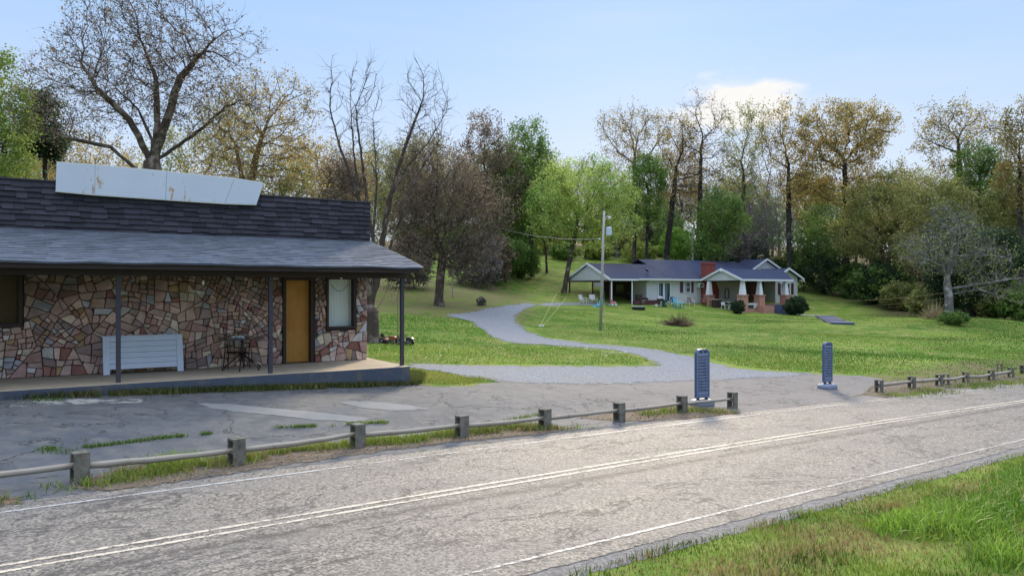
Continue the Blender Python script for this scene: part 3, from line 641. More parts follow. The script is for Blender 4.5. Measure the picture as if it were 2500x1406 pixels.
# parapet with staggered thick shingles
gq = G('parapet_shingles', .8, .3); nq = gq.noise(gq.P, 20, 5, .75)
gq.color(gq.mix(.55, gq.mix(1, gq.attr('Col'), gq.mix(gq.noise(gq.P, 1.3, 4), (.75, .75, .8), (1.25, 1.2, 1.2)), 'MULTIPLY'), gq.mix(nq, (.4, .4, .4), (1.6, 1.6, 1.6)), 'MULTIPLY')); gq.bump(nq, .6, .01); M['pshing'] = gq.m
pr = MB(); z_top, z_bot = 4.57, 3.40; NP = 9; q_end = .125
pr.col = (.05, .045, .05); pr.box(WL, q_end - .01, .03, .3, z_bot - .2, z_top - .005)
for i in range(NP):
    zb = z_bot + (z_top - z_bot) * i / NP; zt = z_bot + (z_top - z_bot) * (i + 1) / NP + .02; q = WL - random.uniform(0, .2)
    while q < q_end - .03:
        w_ = random.choice((.28, .33, .36, .4, .22)); q2 = min(q + w_, q_end); drop = random.choice((0, 0, 0, .012, .03)) ; pro = .05 + random.uniform(0, .012) + drop * .3
        k_ = random.uniform(.6, 1.3); pr.col = (.040 * k_, .040 * k_, .052 * k_)
        x0_, x1_ = q + .003, q2 - .003; y0_, y1_ = .03 - pro, .03 - .012
        pr.poly([(x0_, y0_, zb - drop), (x1_, y0_, zb - drop), (x1_, y1_, zt), (x0_, y1_, zt)]); pr.poly([(x0_, .03, zb - drop), (x1_, .03, zb - drop), (x1_, y0_, zb - drop), (x0_, y0_, zb - drop)])
        pr.poly([(x1_, y0_, zb - drop), (x1_, .03, zb - drop), (x1_, .03, zt), (x1_, y1_, zt)]); pr.poly([(x0_, .03, zb - drop), (x0_, y0_, zb - drop), (x0_, y1_, zt), (x0_, .03, zt)]); q = q2
pr.col = (.06, .055, .06); pr.box(WL, q_end + .012, -.03, .33, z_top, z_top + .035)
pr.build('parapet', M['pshing'], store)
# blank white sign board fixed slanting across the parapet
gw = G('weathered_white_panel', .55, .4); nw = gw.noise(gw.P, 2.2, 7, .7)
cw = gw.mix(gw.noise(gw.P, .8, 4), (.45, .50, .57), (.56, .61, .68)); cw = gw.mix(gw.ramp(gw.noise(gw.map(gw.P, (1, 1, .35)), 2.6, 7, .75), [(.60, 0), (.64, 1)]), cw, (.40, .24, .11)); cw = gw.mix(gw.math('MULTIPLY', gw.ramp(gw.noise(gw.P, 16, 3, .8), [(.68, 0), (.74, 1)]), .6), cw, (.14, .17, .2))
gw.color(cw); M['panel'] = gw.m
SP = .12
def sq(u, v): q, z = bpx(u, v, SP); return (q, -SP, z)
sroot = thing('blank_signboard', 'blank weathered white sign board fixed slanting along the shingled parapet', 'sign board', (BC[0], BC[1], BZ), BA)
cuts = [((138, 396), (135, 467)), ((232, 403), (231, 476)), ((407, 419), (404, 488)), ((572, 436), (549, 497.5)), ((644, 447), (626, 500))]
for k in range(4):
    (a, b), (c_, d_) = cuts[k], cuts[k + 1]; P = [sq(*b), sq(*d_), sq(*c_), sq(*a)]; g_ = .006
    P[0] = (P[0][0] + g_, P[0][1], P[0][2]); P[3] = (P[3][0] + g_, P[3][1], P[3][2])
    m = MB(); m.prism([(x, y - (.004 if k % 2 else 0), z) for x, y, z in P], (0, .09, 0)); m.build('panel', M['panel'], sroot, bevel=.004)
m = MB(); tp = [sq(*c_[0]) for c_ in cuts]
for a, b in zip(tp[:-1], tp[1:]): m.beam((a[0], -.08, a[2] + .005), (b[0], -.08, b[2] + .005), .03, .03)
bt = [sq(*c_[1]) for c_ in cuts]
for a, b in zip(bt[:-1], bt[1:]): m.beam((a[0], -.105, a[2] - .004), (b[0], -.105, b[2] - .004), .03, .022)
m.build('trim', simple('cream_trim', (.5, .46, .36), .6), sroot)

# leaning white slatted panel
def bthing(name, label, cat, q, p, z=0, rz=0, group=None): w_ = bw(q, p, z); return thing(name, label, cat, w_, BA + rz, group)
q0, _ = bpx(252, 918, .5); q1, _ = bpx(448, 907, .5); wd = q1 - q0
M['blueish'] = simple('white_painted_wood', (.56, .61, .70), .55, var=.1, scale=3)
pn = bthing('headboard_panel', 'white plank headboard leaning against the stone wall on the porch', 'headboard', q0, .52)
lean = Matrix.Rotation(R(-16), 4, 'X')
for x0_ in (0, wd - .14):
    m = MB(); m.box(x0_, x0_ + .14, -.045, .045, 0, .92, lean); m.build('leg', M['blueish'], pn, bevel=.006)
m = MB()
for k in range(5): m.box(.14, wd - .14, -.018, .018, .13 + k * .135, .13 + k * .135 + .129, lean)
m.build('slats', M['blueish'], pn, bevel=.004)
m = MB(); m.box(.14, wd - .14, -.03, .03, .805, .92, lean); m.box(-.02, wd + .02, -.055, .055, .92, .945, lean); m.build('top_rail', M['blueish'], pn, bevel=.004)
# patio table and chair
M['iron'] = simple('dark_metal', (.025, .022, .022), .45, .6)
tq, _ = bpx(590, 900, .95); tb = bthing('patio_table', 'round glass patio table with spidery dark metal legs on the porch', 'table', tq, .95)
m = MB(); m.lathe([(0, .78), (.56, .78), (.575, .79), (.575, .80), (.56, .81), (0, .81)], n=40); m.build('table_top', simple('smoked_table_top', (.07, .055, .045), .25, spec=.5), tb)
m = MB(); m.lathe([(.04, .30), (.05, .33), (.03, .36), (.03, .72), (.10, .775)], n=12); m.build('stem', M['iron'], tb)
for k in range(6):
    a = R(60 * k + 12); c_, s_ = math.cos(a), math.sin(a); m = MB(); m.tube([(.03 * c_, .03 * s_, .42), (.16 * c_, .16 * s_, .30), (.36 * c_, .36 * s_, .16), (.47 * c_, .47 * s_, .09), (.50 * c_, .50 * s_, .0)], .016, 7); m.build('leg', M['iron'], tb, smooth=True)
tow = MB(); r0 = random.Random(3)
for k in range(9):
    a = k * .7; tow.lathe([(0, 0), (.05 + r0.random() * .03, .01), (.045, .03), (.02, .045 + r0.random() * .02), (0, .05)], (math.cos(a) * .07 * (k % 3), math.sin(a) * .06 * (k % 3), .0), 8)
o_ = tow.build('crumpled_cloth', simple('pale_cloth', (.55, .6, .58), .9), smooth=True); o_.location = bw(tq - .05, .92, .81); tag(o_, 'crumpled pale cloth lying on the round patio table', 'cloth')
ch = bthing('patio_chair', 'dark metal patio chair tucked behind the round porch table', 'chair', tq, .38, 0, R(180))
m = MB(); m.box(-.25, .25, -.22, .24, .39, .415); m.build('seat', M['iron'], ch, bevel=.01)
m = MB(); m.tube([(-.24, -.22, .40), (-.23, -.30, .86), (0, -.33, .90), (.23, -.30, .86), (.24, -.22, .40)], .014, 6)
for x in (-.12, 0, .12): m.tube([(x, -.23, .42), (x, -.31, .88)], .008, 5)
m.build('backrest', M['iron'], ch)
for sx in (-1, 1):
    for y, y2 in ((-.2, -.28), (.22, .27)): m = MB(); m.tube([(sx * .25, y, .41), (sx * .27, y2, 0)], .014, 6); m.build('leg', M['iron'], ch)
    m = MB(); m.tube([(sx * .26, -.27, .62), (sx * .29, 0, .64), (sx * .28, .2, .63), (sx * .26, .23, .40)], .014, 6); m.build('armrest', M['iron'], ch, smooth=True)
# hanging bits under the porch roof
M['bulb'] = simple('frosted_bulb', (.75, .72, .66), .3, var=.02)
for u, v0, v1, p, lab in ((496, 655, 690, 1.9, 'small white bulb hanging on its cord between the first and second porch posts'), (833, 662, 677, 1.2, 'small pale bulb hanging just above the lit window')):
    q, z1_ = bpx(u, v0, p); _, z0_ = bpx(u, v1, p); t_ = bthing('hanging_bulb', lab, 'light bulb', q, p, z0_)
    m = MB(); m.tube([(0, 0, 0.02), (0.004, 0, z1_ - z0_ + .1)], .005, 5); m.build('cord', M['iron'], t_)
    m = MB(); m.lathe([(0, -.055), (.025, -.045), (.035, -.015), (.022, .02), (.018, .05), (0, .055)], n=12); m.build('bulb', M['bulb'], t_, smooth=True)
# tangle of small string lights hanging by the end post
tl_ = MB(); rr = random.Random(11)
q, z = bpx(965, 662, 1.7); ps = []
for k in range(46):
    ps.append((rr.gauss(-.35, .16) + .2, rr.uniform(-.25, .2), -abs(rr.gauss(.28, .22))))
cur = ps[0]
for p_ in ps[1:]:
    if (Vector(p_) - Vector(cur)).length < .45: tl_.mi = 1; tl_.tube([cur, p_], .003, 3)
    tl_.mi = 0; tl_.lathe([(0, -.014), (.013, 0), (0, .014)], p_, 6); cur = p_
o_ = tl_.build('string_lights', [M['bulb'], M['iron']]); o_.location = bw(q, 1.7, z + .02); o_.rotation_euler = (0, 0, BA); tag(o_, 'tangled string of tiny pale lights hanging beside the end porch post', 'string lights')

# ------------------------------------------------------------------ low rails on concrete blocks
gk = G('concrete_block', .92, .2); nk = gk.noise(gk.W, 6, 6, .7); gk.color(gk.mix(gk.ramp(nk, [(.35, 0), (.7, 1)]), (.085, .078, .062), (.23, .215, .18))); gk.bump(gk.noise(gk.W, 60, 5, .8), .7, .01); M['block'] = gk.m
glg = G('weathered_rail', .85, .2); nl_ = glg.noise(glg.map(glg.P, (.5, 12, 12)), 3, 6, .7); cl_ = glg.mix(nl_, (.10, .08, .06), (.48, .43, .36)); cl_ = glg.mix(glg.ramp(glg.noise(glg.P, 2.4, 3), [(.66, 0), (.74, 1)]), cl_, (.10, .08, .06)); glg.color(cl_); glg.bump(nl_, .6, .01); M['rail'] = glg.m
def block_mesh():
    H, W, D = .435, .205, .2; m = MB(); t = .035; g3 = [0, t, H / 2 - t / 2, H / 2 + t / 2, H - t, H]
    # open cells run along the rail direction (local x); webs across
    m.box(-D / 2, D / 2, -W / 2, -W / 2 + t, 0, H); m.box(-D / 2, D / 2, W / 2 - t, W / 2, 0, H)
    m.box(-D / 2 + .003, D / 2 - .003, -W / 2 + t, W / 2 - t, .003, t); m.box(-D / 2 + .003, D / 2 - .003, -W / 2 + t, W / 2 - t, H / 2 - t / 2, H / 2 + t / 2); m.box(-D / 2 + .003, D / 2 - .003, -W / 2 + t, -.012, H - t, H - .003); m.box(-D / 2 + .003, D / 2 - .003, .012, W / 2 - t, H - t, H - .003)
    return m
bproto = block_mesh().build('block_post', M['block'], bevel=.006)
first = True
RA = math.atan2(D2[1], D2[0])
def place_block(u, v, label, group, rz=0, sink=.0, tilt=0, real=None):
    global first
    p = real or gp(u, v)
    o = bproto if first else bproto.copy()
    if not first: COL.objects.link(o)
    first = False
    o.location = (p[0], p[1], p[2] - sink); o.rotation_euler = (tilt, tilt * .5, RA + rz); tag(o, label, 'concrete block', group); return Vector((p[0], p[1], p[2] - sink))
GL = 'concrete block posts of the low roadside rail'
labs = ['block post nearest the bottom left corner, with the tall grass clump on its right', 'second block post from the left, below the porch table', 'third block post from the left, standing in thin grass below the two pale patches', 'fourth block post from the left, just past the pale lot patches',
        'fifth block post from the left, at the end of the grass strip', 'sixth block post from the left, beside a dirt patch', 'block post right in front of the nearer blue sign', 'open celled end block post just right of the nearer blue sign']
pxs = [(195, 1178), (577, 1136), (873, 1093), (1128, 1068), (1330, 1048), (1512, 1029), (1665, 1008), (1788, 997)]
BL = []
for k, ((u, v), lab) in enumerate(zip(pxs, labs)): BL.append(place_block(u, v, lab, GL, (.16 if k < 3 else .06) + random.uniform(-.05, .05), .0, random.uniform(-.015, .015)))
x, y = P0 - D2 * 2.15; BL.insert(0, Vector((x, y, G1(x, y))))
labsR = ['open celled end block post of the far rail, beside the farther blue sign', 'second block post of the far rail', 'third block post of the far rail, with another block close behind it', 'fourth block post of the far rail, pale top catching the light', 'fifth block post of the far rail', 'last block post of the far rail before the gap']
pxr = [(2146, 958), (2226, 948), (2293, 942), (2358, 934), (2420, 929), (2468, 921)]
BR = [place_block(u, v, lab, 'concrete block posts of the far rail', random.uniform(-.1, .1), .02) for (u, v), lab in zip(pxr, labsR)]
for (u, v), lab in zip([(2309, 938), (2440, 908), (2499, 912)], ['loose upright block just behind the third post of the far rail', 'lone block standing behind the end of the far rail in bright grass', 'lone block cut by the right edge of the photo']): place_block(u, v, lab, 'concrete block posts of the far rail', random.uniform(-.5, .5), .05)
def rail(a, b, label, group, za=.26, zb=.26, r=.048, sag=.0):
    A = Vector(a) + Vector((0, 0, za)); B = Vector(b) + Vector((0, 0, zb)); d = B - A; L = d.length; o_ = thing_mid = None
    m = MB(); n = 7; rn = random.Random(int(L * 1000) + int(A.x * 77)); pts = []; rr_ = []
    for k in range(n + 1):
        f = k / n; pts.append((L * f, rn.gauss(0, .003), -sag * math.sin(math.pi * f) + rn.gauss(0, .002))); rr_.append(r * (1 + .1 * math.sin(f * 5 + rn.random()) + rn.gauss(0, .05)))
    m.tube(pts, rr_, 10); o = m.build('rail_log', M['rail'], smooth=True); o.location = A; o.rotation_euler = d.to_track_quat('X', 'Z').to_euler(); tag(o, label, 'rail', group)
rl = ['weathered pole running off the left edge from the first block post', 'weathered pole between the first and second block posts above the tall grass clump', 'weathered pole between the second and third block posts', 'weathered pole between the third and fourth block posts', 'weathered pole between the fourth and fifth block posts',
      'weathered pole between the fifth and sixth block posts', 'weathered pole between the sixth block post and the nearer blue sign', 'short weathered pole passing in front of the base of the nearer blue sign']
for k in range(8): rail(BL[k], BL[k + 1], rl[k], 'weathered poles of the low roadside rail', .235 + random.uniform(-.01, .01), .25 + random.uniform(-.01, .015), .045 - k * .0006, random.choice((.0, .01, .02)))
rl = ['straight pole at the start of the far rail', 'second pole of the far rail above bare dirt', 'drooping third pole of the far rail', 'fourth pole of the far rail, ochre in the light', 'last pole of the far rail rising to the end post']
for k in range(5): rail(BR[k], BR[k + 1], rl[k], 'weathered poles of the far rail', .26, .27, .055, .05 if k in (2, 3) else .01)

# ------------------------------------------------------------------ two upright swivel signs on weighted feet
M['signblue'] = simple('blue_grey_plastic', (.12, .165, .28), .45, var=.12, scale=3); M['signface'] = simple('pale_blue_grey_plastic', (.19, .24, .36), .5, var=.1, scale=4); M['signdark'] = simple('dark_slots', (.03, .035, .06), .6); M['signgrey'] = simple('grey_plastic_foot', (.17, .20, .27), .55, var=.15, scale=2)
def rrect(w, h, r, z0, n=8, top_only=True):
    P = [(-w / 2, z0), (w / 2, z0)]
    for k in range(n + 1): a = math.pi / 2 * k / n; P.append((w / 2 - r + r * math.cos(a), z0 + h - r + r * math.sin(a)))
    for k in range(n + 1): a = math.pi / 2 + math.pi / 2 * k / n; P.append((-w / 2 + r + r * math.cos(a), z0 + h - r + r * math.sin(a)))
    return P
def kiosk(label, u, v, H, W, rz, Hb):
    p = gp(u, v); t = thing('pavement_sign', label, 'sign', p, rz, 'blue pavement signs')
    m = MB(); w_ = .62; prof = []; n = 28
    for zz, sc in ((0, .94), (.03, 1), (.09, 1), (.14, .93), (.165, .78)):
        prof.append([(math.copysign(abs(math.cos(a)) ** .45, math.cos(a)) * w_ / 2 * sc, math.copysign(abs(math.sin(a)) ** .45, math.sin(a)) * .46 / 2 * sc, zz) for a in [2 * math.pi * k / n for k in range(n)]])
    for r_ in prof: m.v += r_
    for i in range(len(prof) - 1):
        for k in range(n): k2 = (k + 1) % n; m.face((i * n + k, i * n + k2, (i + 1) * n + k2, (i + 1) * n + k))
    m.face([(len(prof) - 1) * n + k for k in range(n)]); m.face(list(reversed(range(n))))
    m.box(-.22, .22, -.02, .02, .15, .185); m.build('base', M['signgrey'], t, smooth=False, bevel=.008)
    for sx in (-1, 1): m = MB(); m.box(sx * W * .33 - .03, sx * W * .33 + .03, -.03, .03, .16, Hb + .02); m.build('leg', M['signdark'], t)
    D = .11; P = rrect(W, H, W * .30, Hb); fr = MB(); iw = W - .07; Pi = rrect(iw, H - .2, .02, Hb + .05, 3)
    m = MB(); m.prism([(x, D / 2 - .02, z) for x, z in P], (0, -(D - .04), 0)); m.build('panel', M['signface'], t)
    # raised rim all round
    k_ = len(P); m = MB(); inner = [(x * .86, Hb + .04 + (z - Hb) * ((H - .075) / H)) for x, z in P]
    for y_, s_ in ((-D / 2, 1), (D / 2, -1)):
        for i in range(k_):
            j = (i + 1) % k_; a, b, c_, d_ = P[i], P[j], inner[j], inner[i]
            m.poly([(a[0], y_, a[1]), (b[0], y_, b[1]), (c_[0], y_, c_[1]), (d_[0], y_, d_[1])][::s_]); m.poly([(d_[0], y_, d_[1]), (c_[0], y_, c_[1]), (c_[0], y_ * .6, c_[1]), (d_[0], y_ * .6, d_[1])])
    for i in range(k_):
        j = (i + 1) % k_; a, b = P[i], P[j]; m.poly([(a[0], -D / 2, a[1]), (a[0], D / 2, a[1]), (b[0], D / 2, b[1]), (b[0], -D / 2, b[1])])
    m.build('rim', M['signblue'], t)
    m = MB(); m.box(-W * .26, -W * .08, -D / 2 - .003, D / 2 + .003, Hb + H - .10, Hb + H - .055); m.box(W * .08, W * .26, -D / 2 - .003, D / 2 + .003, Hb + H - .10, Hb + H - .055); m.build('grip_slot', M['signdark'], t)
    m = MB(); m.box(-W * .40, W * .40, -D / 2 - .006, -D / 2 + .03, Hb + .09, Hb + .105); m.box(-W * .40, W * .40, -D / 2 - .006, -D / 2 + .03, Hb + .035, Hb + .05); m.build('lower_ledge', M['signgrey'], t)
    m = MB(); rr = random.Random(int(u))
    for row in range(12):
        z = Hb + H - .2 - row * (H - .36) / 11.5
        for k in range(7):
            x = -W * .33 + k * W * .11; hh = rr.choice((.016, .022, .03)); m.box(x - W * .03, x + W * .025, -D / 2 + .003, -D / 2 + .02, z - hh / 2, z + hh / 2)
    m.build('slots', M['signdark'], t)
    m = MB()
    for row in range(12):
        z = Hb + H - .2 - row * (H - .36) / 11.5; m.box(-W * .38, W * .38, -D / 2 + .008, -D / 2 + .03, z - .034, z - .026)
    m.build('tracks', M['signblue'], t)
    return t
kiosk('nearer tall blue grey pavement sign, its foot behind the rail', 1714, 990, 1.30, .44, R(28), .22)
kiosk('farther blue grey pavement sign standing alone on the open lot', 2020, 949, 1.32, .42, R(33), .24)
#==HOUSE==

# ------------------------------------------------------------------ ranch house across the lawn
HA = R(30); HE = np.array([math.cos(HA), math.sin(HA)]); HB = np.array([-math.sin(HA), math.cos(HA)]); HO = np.array([9.92, 74.0]); HZ = 1.41
def hw(x, y, z=0): return Vector((HO[0] + HE[0] * x + HB[0] * y, HO[1] + HE[1] * x + HB[1] * y, HZ + z))
def hpx(u, v, y):
    a = (u - CU) / F; c = HO + HB * y; x = (a * c[1] - c[0]) / (HE[0] - a * HE[1]); Y = c[1] + HE[1] * x; return x, CZ - (v - CV) / F * Y - HZ
def hx(u, y): return hpx(u, 700, y)[0]
def xpy(u, x):
    """y on the plane x=const for pixel column u"""
    a = (u - CU) / F; c = HO + HE * x; return (a * c[1] - c[0]) / (HB[0] - a * HB[1])
gsd = G('lap_siding', .6, .3); zz = gsd.n('ShaderNodeSeparateXYZ', _o=2, Vector=gsd.P); fr_ = gsd.math('FRACT', gsd.math('DIVIDE', zz, .2))
gsd.color(gsd.mix(gsd.ramp(fr_, [(0, 0), (.10, 1)]), (.26, .26, .27), gsd.mix(gsd.noise(gsd.P, 1.5, 5), (.50, .50, .50), (.60, .60, .59)))); gsd.bump(fr_, .5, .03); M['siding'] = gsd.m
ghr = G('dark_blue_shingles', .85, .3); z_ = ghr.noise(ghr.P, 9, 5, .8); ghr.color(ghr.mix(z_, (.018, .026, .055), (.055, .07, .125))); ghr.bump(z_, .5, .03); ghr.b.inputs['Specular IOR Level'].default_value = .08; M['hroof'] = ghr.m
def brickmat(name, a, b, mo):
    g = G(name, .9, .2); v = g.map(g.P, (1, 1, 1), (R(90), 0, 0)); bt = g.nt.nodes.new('ShaderNodeTexBrick'); bt.inputs['Scale'].default_value = 3.2
    sx_ = g.nt.nodes.new('ShaderNodeSeparateXYZ'); g.set(sx_.inputs[0], g.P); cb_ = g.n('ShaderNodeCombineXYZ', X=g.math('ADD', sx_.outputs[0], sx_.outputs[1]), Y=sx_.outputs[2], Z=0.0)
    g.set(bt.inputs['Vector'], cb_); g.set(bt.inputs['Color1'], a); g.set(bt.inputs['Color2'], b); g.set(bt.inputs['Mortar'], mo); bt.inputs['Mortar Size'].default_value = .015
    g.color(g.mix(.35, bt.outputs[0], g.mix(g.noise(g.P, 4, 5), (.5, .5, .5), (1.4, 1.4, 1.4)), 'MULTIPLY')); return g.m
M['brick'] = brickmat('red_brick', (.30, .10, .07), (.38, .16, .11), (.30, .26, .23)); M['brickd'] = brickmat('chimney_brick', (.22, .045, .035), (.28, .075, .055), (.16, .10, .09)); M['brickp'] = brickmat('pier_brick', (.40, .17, .12), (.46, .24, .17), (.40, .33, .28))
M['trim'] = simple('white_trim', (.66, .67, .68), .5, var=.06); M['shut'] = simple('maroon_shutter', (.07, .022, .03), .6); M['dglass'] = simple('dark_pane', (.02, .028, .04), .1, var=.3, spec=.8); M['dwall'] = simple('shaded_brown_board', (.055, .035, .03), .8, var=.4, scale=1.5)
M['steps'] = simple('blue_grey_painted_steps', (.05, .065, .12), .7, var=.25, scale=3)
house = thing('ranch_house', 'long white ranch house with dark blue roof, red chimney and carport', 'house', (HO[0], HO[1], HZ), HA)
EZ, RYA, RZA, RYB, RZB = 2.37, 4.0, 4.05, 5.5, 4.68
XE, XB0, XB1 = 5.0, hx(1640, 0), 23.2
def gable_roof(m, x0, x1, y0, y1, ez, ry, rz, th=.12):
    for (ya, yb) in ((y0, ry), (y1, ry)):
        P = [(x0, ya, ez), (x1, ya, ez), (x1, yb, rz), (x0, yb, rz)]; m.prism(P if ya < yb else P[::-1], (0, 0, th))
m = MB(); gable_roof(m, -.1, XB0 + .3, 0, 8.0, EZ, RYA, RZA); m.build('roof', M['hroof'], house)
m = MB(); gable_roof(m, XB0, XB1, 0, 11.0, EZ + .008, RYB, RZB + .008); main_roof = m.build('roof', M['hroof'], house)
m = MB(); m.lathe([(.12, 0), (.12, .22), (.2, .24), (.2, .30), (0, .32)], (hx(1580, 2.2), 2.2, 3.3), 10); m.build('roof_vent', M['shut'], main_roof)
# fascias / rakes
def rake(m, a, b, w=.05, h=.22): m.beam(a, b, w, h)
m = MB(); rake(m, (-.13, -.05, EZ), (-.13, RYA, RZA + .06)); rake(m, (-.13, 8.05, EZ), (-.13, RYA, RZA + .06)); m.beam((-.1, -.06, EZ + .02), (XB0, -.06, EZ + .02), .05, .17); m.beam((XB0 + .03, -.10, EZ + .06), (hx(1714, -.1), -.10, EZ + .06), .08, .15)
gx0 = hx(1560, -.1); m.beam((gx0, -.13, EZ + .09), (hx(1640, -.1), -.13, EZ + .085), .09, .13)
m.build('fascia', M['trim'], house)
m = MB(); m.prism([(.02, .2, EZ - .02), (.02, 7.8, EZ - .02), (.02, RYA, RZA - .10)], (.08, 0, 0)); m.build('gable_end', M['siding'], house)
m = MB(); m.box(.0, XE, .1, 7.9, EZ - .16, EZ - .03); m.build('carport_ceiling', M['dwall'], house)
# body walls
m = MB(); XR = 23.0
m.box(XE + .1, XR, .5, .7, -1.3, EZ + .2); m.box(XE + .1, XR, 9.6, 9.8, -1.3, EZ); m.box(XR - .2, XR - .002, .7, 9.6, -1.3, EZ)
m.prism([(XR - .1, .0, EZ), (XR - .1, 10.9, EZ), (XR - .1, RYB, RZB - .05)], (.08, 0, 0)); m.build('wall', M['siding'], house)
m = MB(); m.box(XE, XE + .098, .5, 7.9, -.6, EZ); m.build('carport_wall', M['siding'], house)
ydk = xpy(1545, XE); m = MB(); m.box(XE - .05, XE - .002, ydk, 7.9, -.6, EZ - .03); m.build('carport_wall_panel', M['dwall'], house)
m = MB(); m.box(XE - .09, XE - .052, xpy(1541, XE), xpy(1530, XE), .02, 2.05); dd = m.build('door', simple('dark_carport_door', (.02, .016, .018), .6), house)
m = MB(); m.lathe([(0, -.06), (.05, 0), (0, .06)], (XE - .14, xpy(1540, XE) + .15, 1.0), 8); m.build('handle', M['trim'], dd)
m = MB(); m.box(XE - .085, XE - .052, xpy(1524, XE), xpy(1506, XE), .95, 1.95); wd_ = m.build('window', M['dglass'], house); m = MB(); m.box(XE - .1, XE - .086, xpy(1524, XE) - .05, xpy(1506, XE) + .05, .88, .94); m.build('sill', M['dwall'], wd_)
for (u, y, mt, r) in ((1394, 7.6, 'shut', .06), (1447, 4.1, 'shut', .06), (1489, .9, 'shut', .05), (1493, .12, 'trim', .05), (1543, .12, 'trim', .05)):
    x = hx(u, y) if u != 1394 else .2
    x = max(x, .15) if u < 1480 else hx(u, y)
    zg = G1(*hw(x, y)[:2]) - HZ - .1; m = MB(); m.box(x - r, x + r, y - r, y + r, zg, EZ - .03); m.build('carport_post', M[mt], house)
m = MB(); x0, x1 = hx(1548, -.1), hx(1612, -.1); m.box(x0, x1, -.1, .2, -.5, .30); m.build('planter', brickmat('dark_low_brick', (.08, .03, .035), (.11, .045, .04), (.05, .04, .04)), house)
def hwindow(u0, u1, v0, v1, y, name='window', shutters=None, sash=True, fr=.07, curtain=False):
    x0, z1 = hpx(u0, v0, y); x1, z0 = hpx(u1, v1, y); m = MB(); m.box(x0, x1, y - .03, y - .005, z0, z1); w = m.build(name, M['dglass'], house)
    m = MB(); m.box(x0 - fr, x0, y - .07, y - .003, z0 - fr, z1 + fr); m.box(x1, x1 + fr, y - .07, y - .003, z0 - fr, z1 + fr); m.box(x0, x1, y - .07, y - .003, z1, z1 + fr); m.box(x0, x1, y - .08, y - .003, z0 - fr, z0)
    if sash: m.box(x0, x1, y - .05, y - .032, (z0 + z1) / 2 - .02, (z0 + z1) / 2 + .02)
    m.build('frame', M['trim'], w)
    if curtain: m = MB(); m.box(x0, x0 + (x1 - x0) * .42, y - .036, y - .031, z0, z1); m.build('curtain', simple('window_curtain', (.35, .34, .38), .9), w)
    for (a, b) in (shutters or []): m = MB(); m.box(hx(a, y), hx(b, y), y - .05, y - .003, z0 - .05, z1 + .05); m.build('shutter', M['shut'], house, bevel=.01)
    return w
FW = .5
hwindow(1670, 1684, 689, 713, FW, shutters=[(1660, 1667), (1687.5, 1693)], curtain=True)
for a, b in ((1607.5, 1618), (1622, 1635)):
    x0, z1 = hpx(a, 691, FW); x1, z0 = hpx(b, 735, FW); m = MB(); m.box(x0, x1, FW - .03, FW - .005, z0, z1); w = m.build('glass_door', M['dglass'], house)
    m = MB(); m.box(x0 - .12, x0, FW - .07, FW - .003, z0, z1 + .08); m.box(x1, x1 + .1, FW - .07, FW - .003, z0, z1 + .08); m.box(x0, x1, FW - .07, FW - .003, z1, z1 + .08); m.box(x0 - .12, x1 + .1, FW - .10, FW - .003, z0 - .1, z0); m.build('frame', M['trim'], w)
    m = MB(); m.box(x0 + .05, x0 + (x1 - x0) * .5, FW - .036, FW - .031, z0, z1); m.build('curtain', simple('teal_curtain', (.10, .16, .20), .9), w)
x0, z1 = hpx(1701, 691, .4); x1, z0 = hpx(1713, 702, .4); m = MB(); m.box(x0, x1, .05, .5, z0, z1); ac = m.build('air_conditioner', M['trim'], house, bevel=.02); m = MB(); m.box(x0 + .1, x1 - .16, .03, .049, z0 + .08, z1 - .08); m.build('grille', M['dglass'], ac)
m = MB(); m.box(hx(1714.5, FW), hx(1719, FW), FW - .05, FW - .003, hpx(1716, 706, FW)[1], hpx(1716, 690, FW)[1]); m.build('shutter', M['shut'], house)
# chimney
x0, x1 = hx(1721, -.1), hx(1746.5, -.1); zt = hpx(1734, 640, -.1)[1]; zs = hpx(1734, 702, -.1)[1]
m = MB(); m.box(x0, x1, -.12, .49, -1.3, zt - .25); m.box(x0 - .06, x1 + .06, -.18, .55, zt - .25, zt - .08); m.box(x0, x1, -.12, .49, zt - .08, zt)
m.prism([(x1, -.10, zs + .8), (x1, -.10, -1.3), (x1 + .55, -.10, -1.3), (x1 + .55, -.10, zs - .2)], (0, .58, 0)); m.build('chimney', M['brickd'], house)
# porch
XP0, XP1, PYF = 12.2, 19.8, -5.75; PEZ, PRZ, PRY = 2.36, 3.46, -2.9
m = MB()
m.prism([(XP0, PYF, PEZ), (XP1, PYF, PEZ), (21.7, PRY, PRZ), (XP0, PRY, PRZ)], (0, 0, .12)); m.prism([(XP0, .3, PEZ + .02), (XP0, PRY, PRZ), (21.7, PRY, PRZ), (21.7, .3, PEZ + .25)], (0, 0, .12)); m.build('porch_roof', M['hroof'], house)
m = MB(); rake(m, (XP0 - .04, PYF - .06, PEZ), (XP0 - .04, PRY, PRZ + .06)); rake(m, (XP0 - .04, .1, PEZ), (XP0 - .04, PRY, PRZ + .06)); m.beam((XP0, PYF - .05, PEZ + .01), (XP1 + .05, PYF - .05, PEZ + .01), .06, .2); m.build('porch_fascia', M['trim'], house)
m = MB(); m.prism([(XP0 + .1, PYF + .25, PEZ - .02), (XP0 + .1, -.1, PEZ - .02), (XP0 + .1, PRY, PRZ - .1)], (.08, 0, 0)); m.build('porch_gable', M['siding'], house)
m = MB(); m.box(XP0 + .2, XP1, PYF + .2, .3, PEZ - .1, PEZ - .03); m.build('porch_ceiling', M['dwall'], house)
m = MB(); m.box(XP0 + .1, 17.2, PYF + .1, .2, -1.6, -.62); m.box(16.1, 19.6, PYF + .102, .2, -1.6, -.18); m.build('porch_floor', M['brickp'], house)
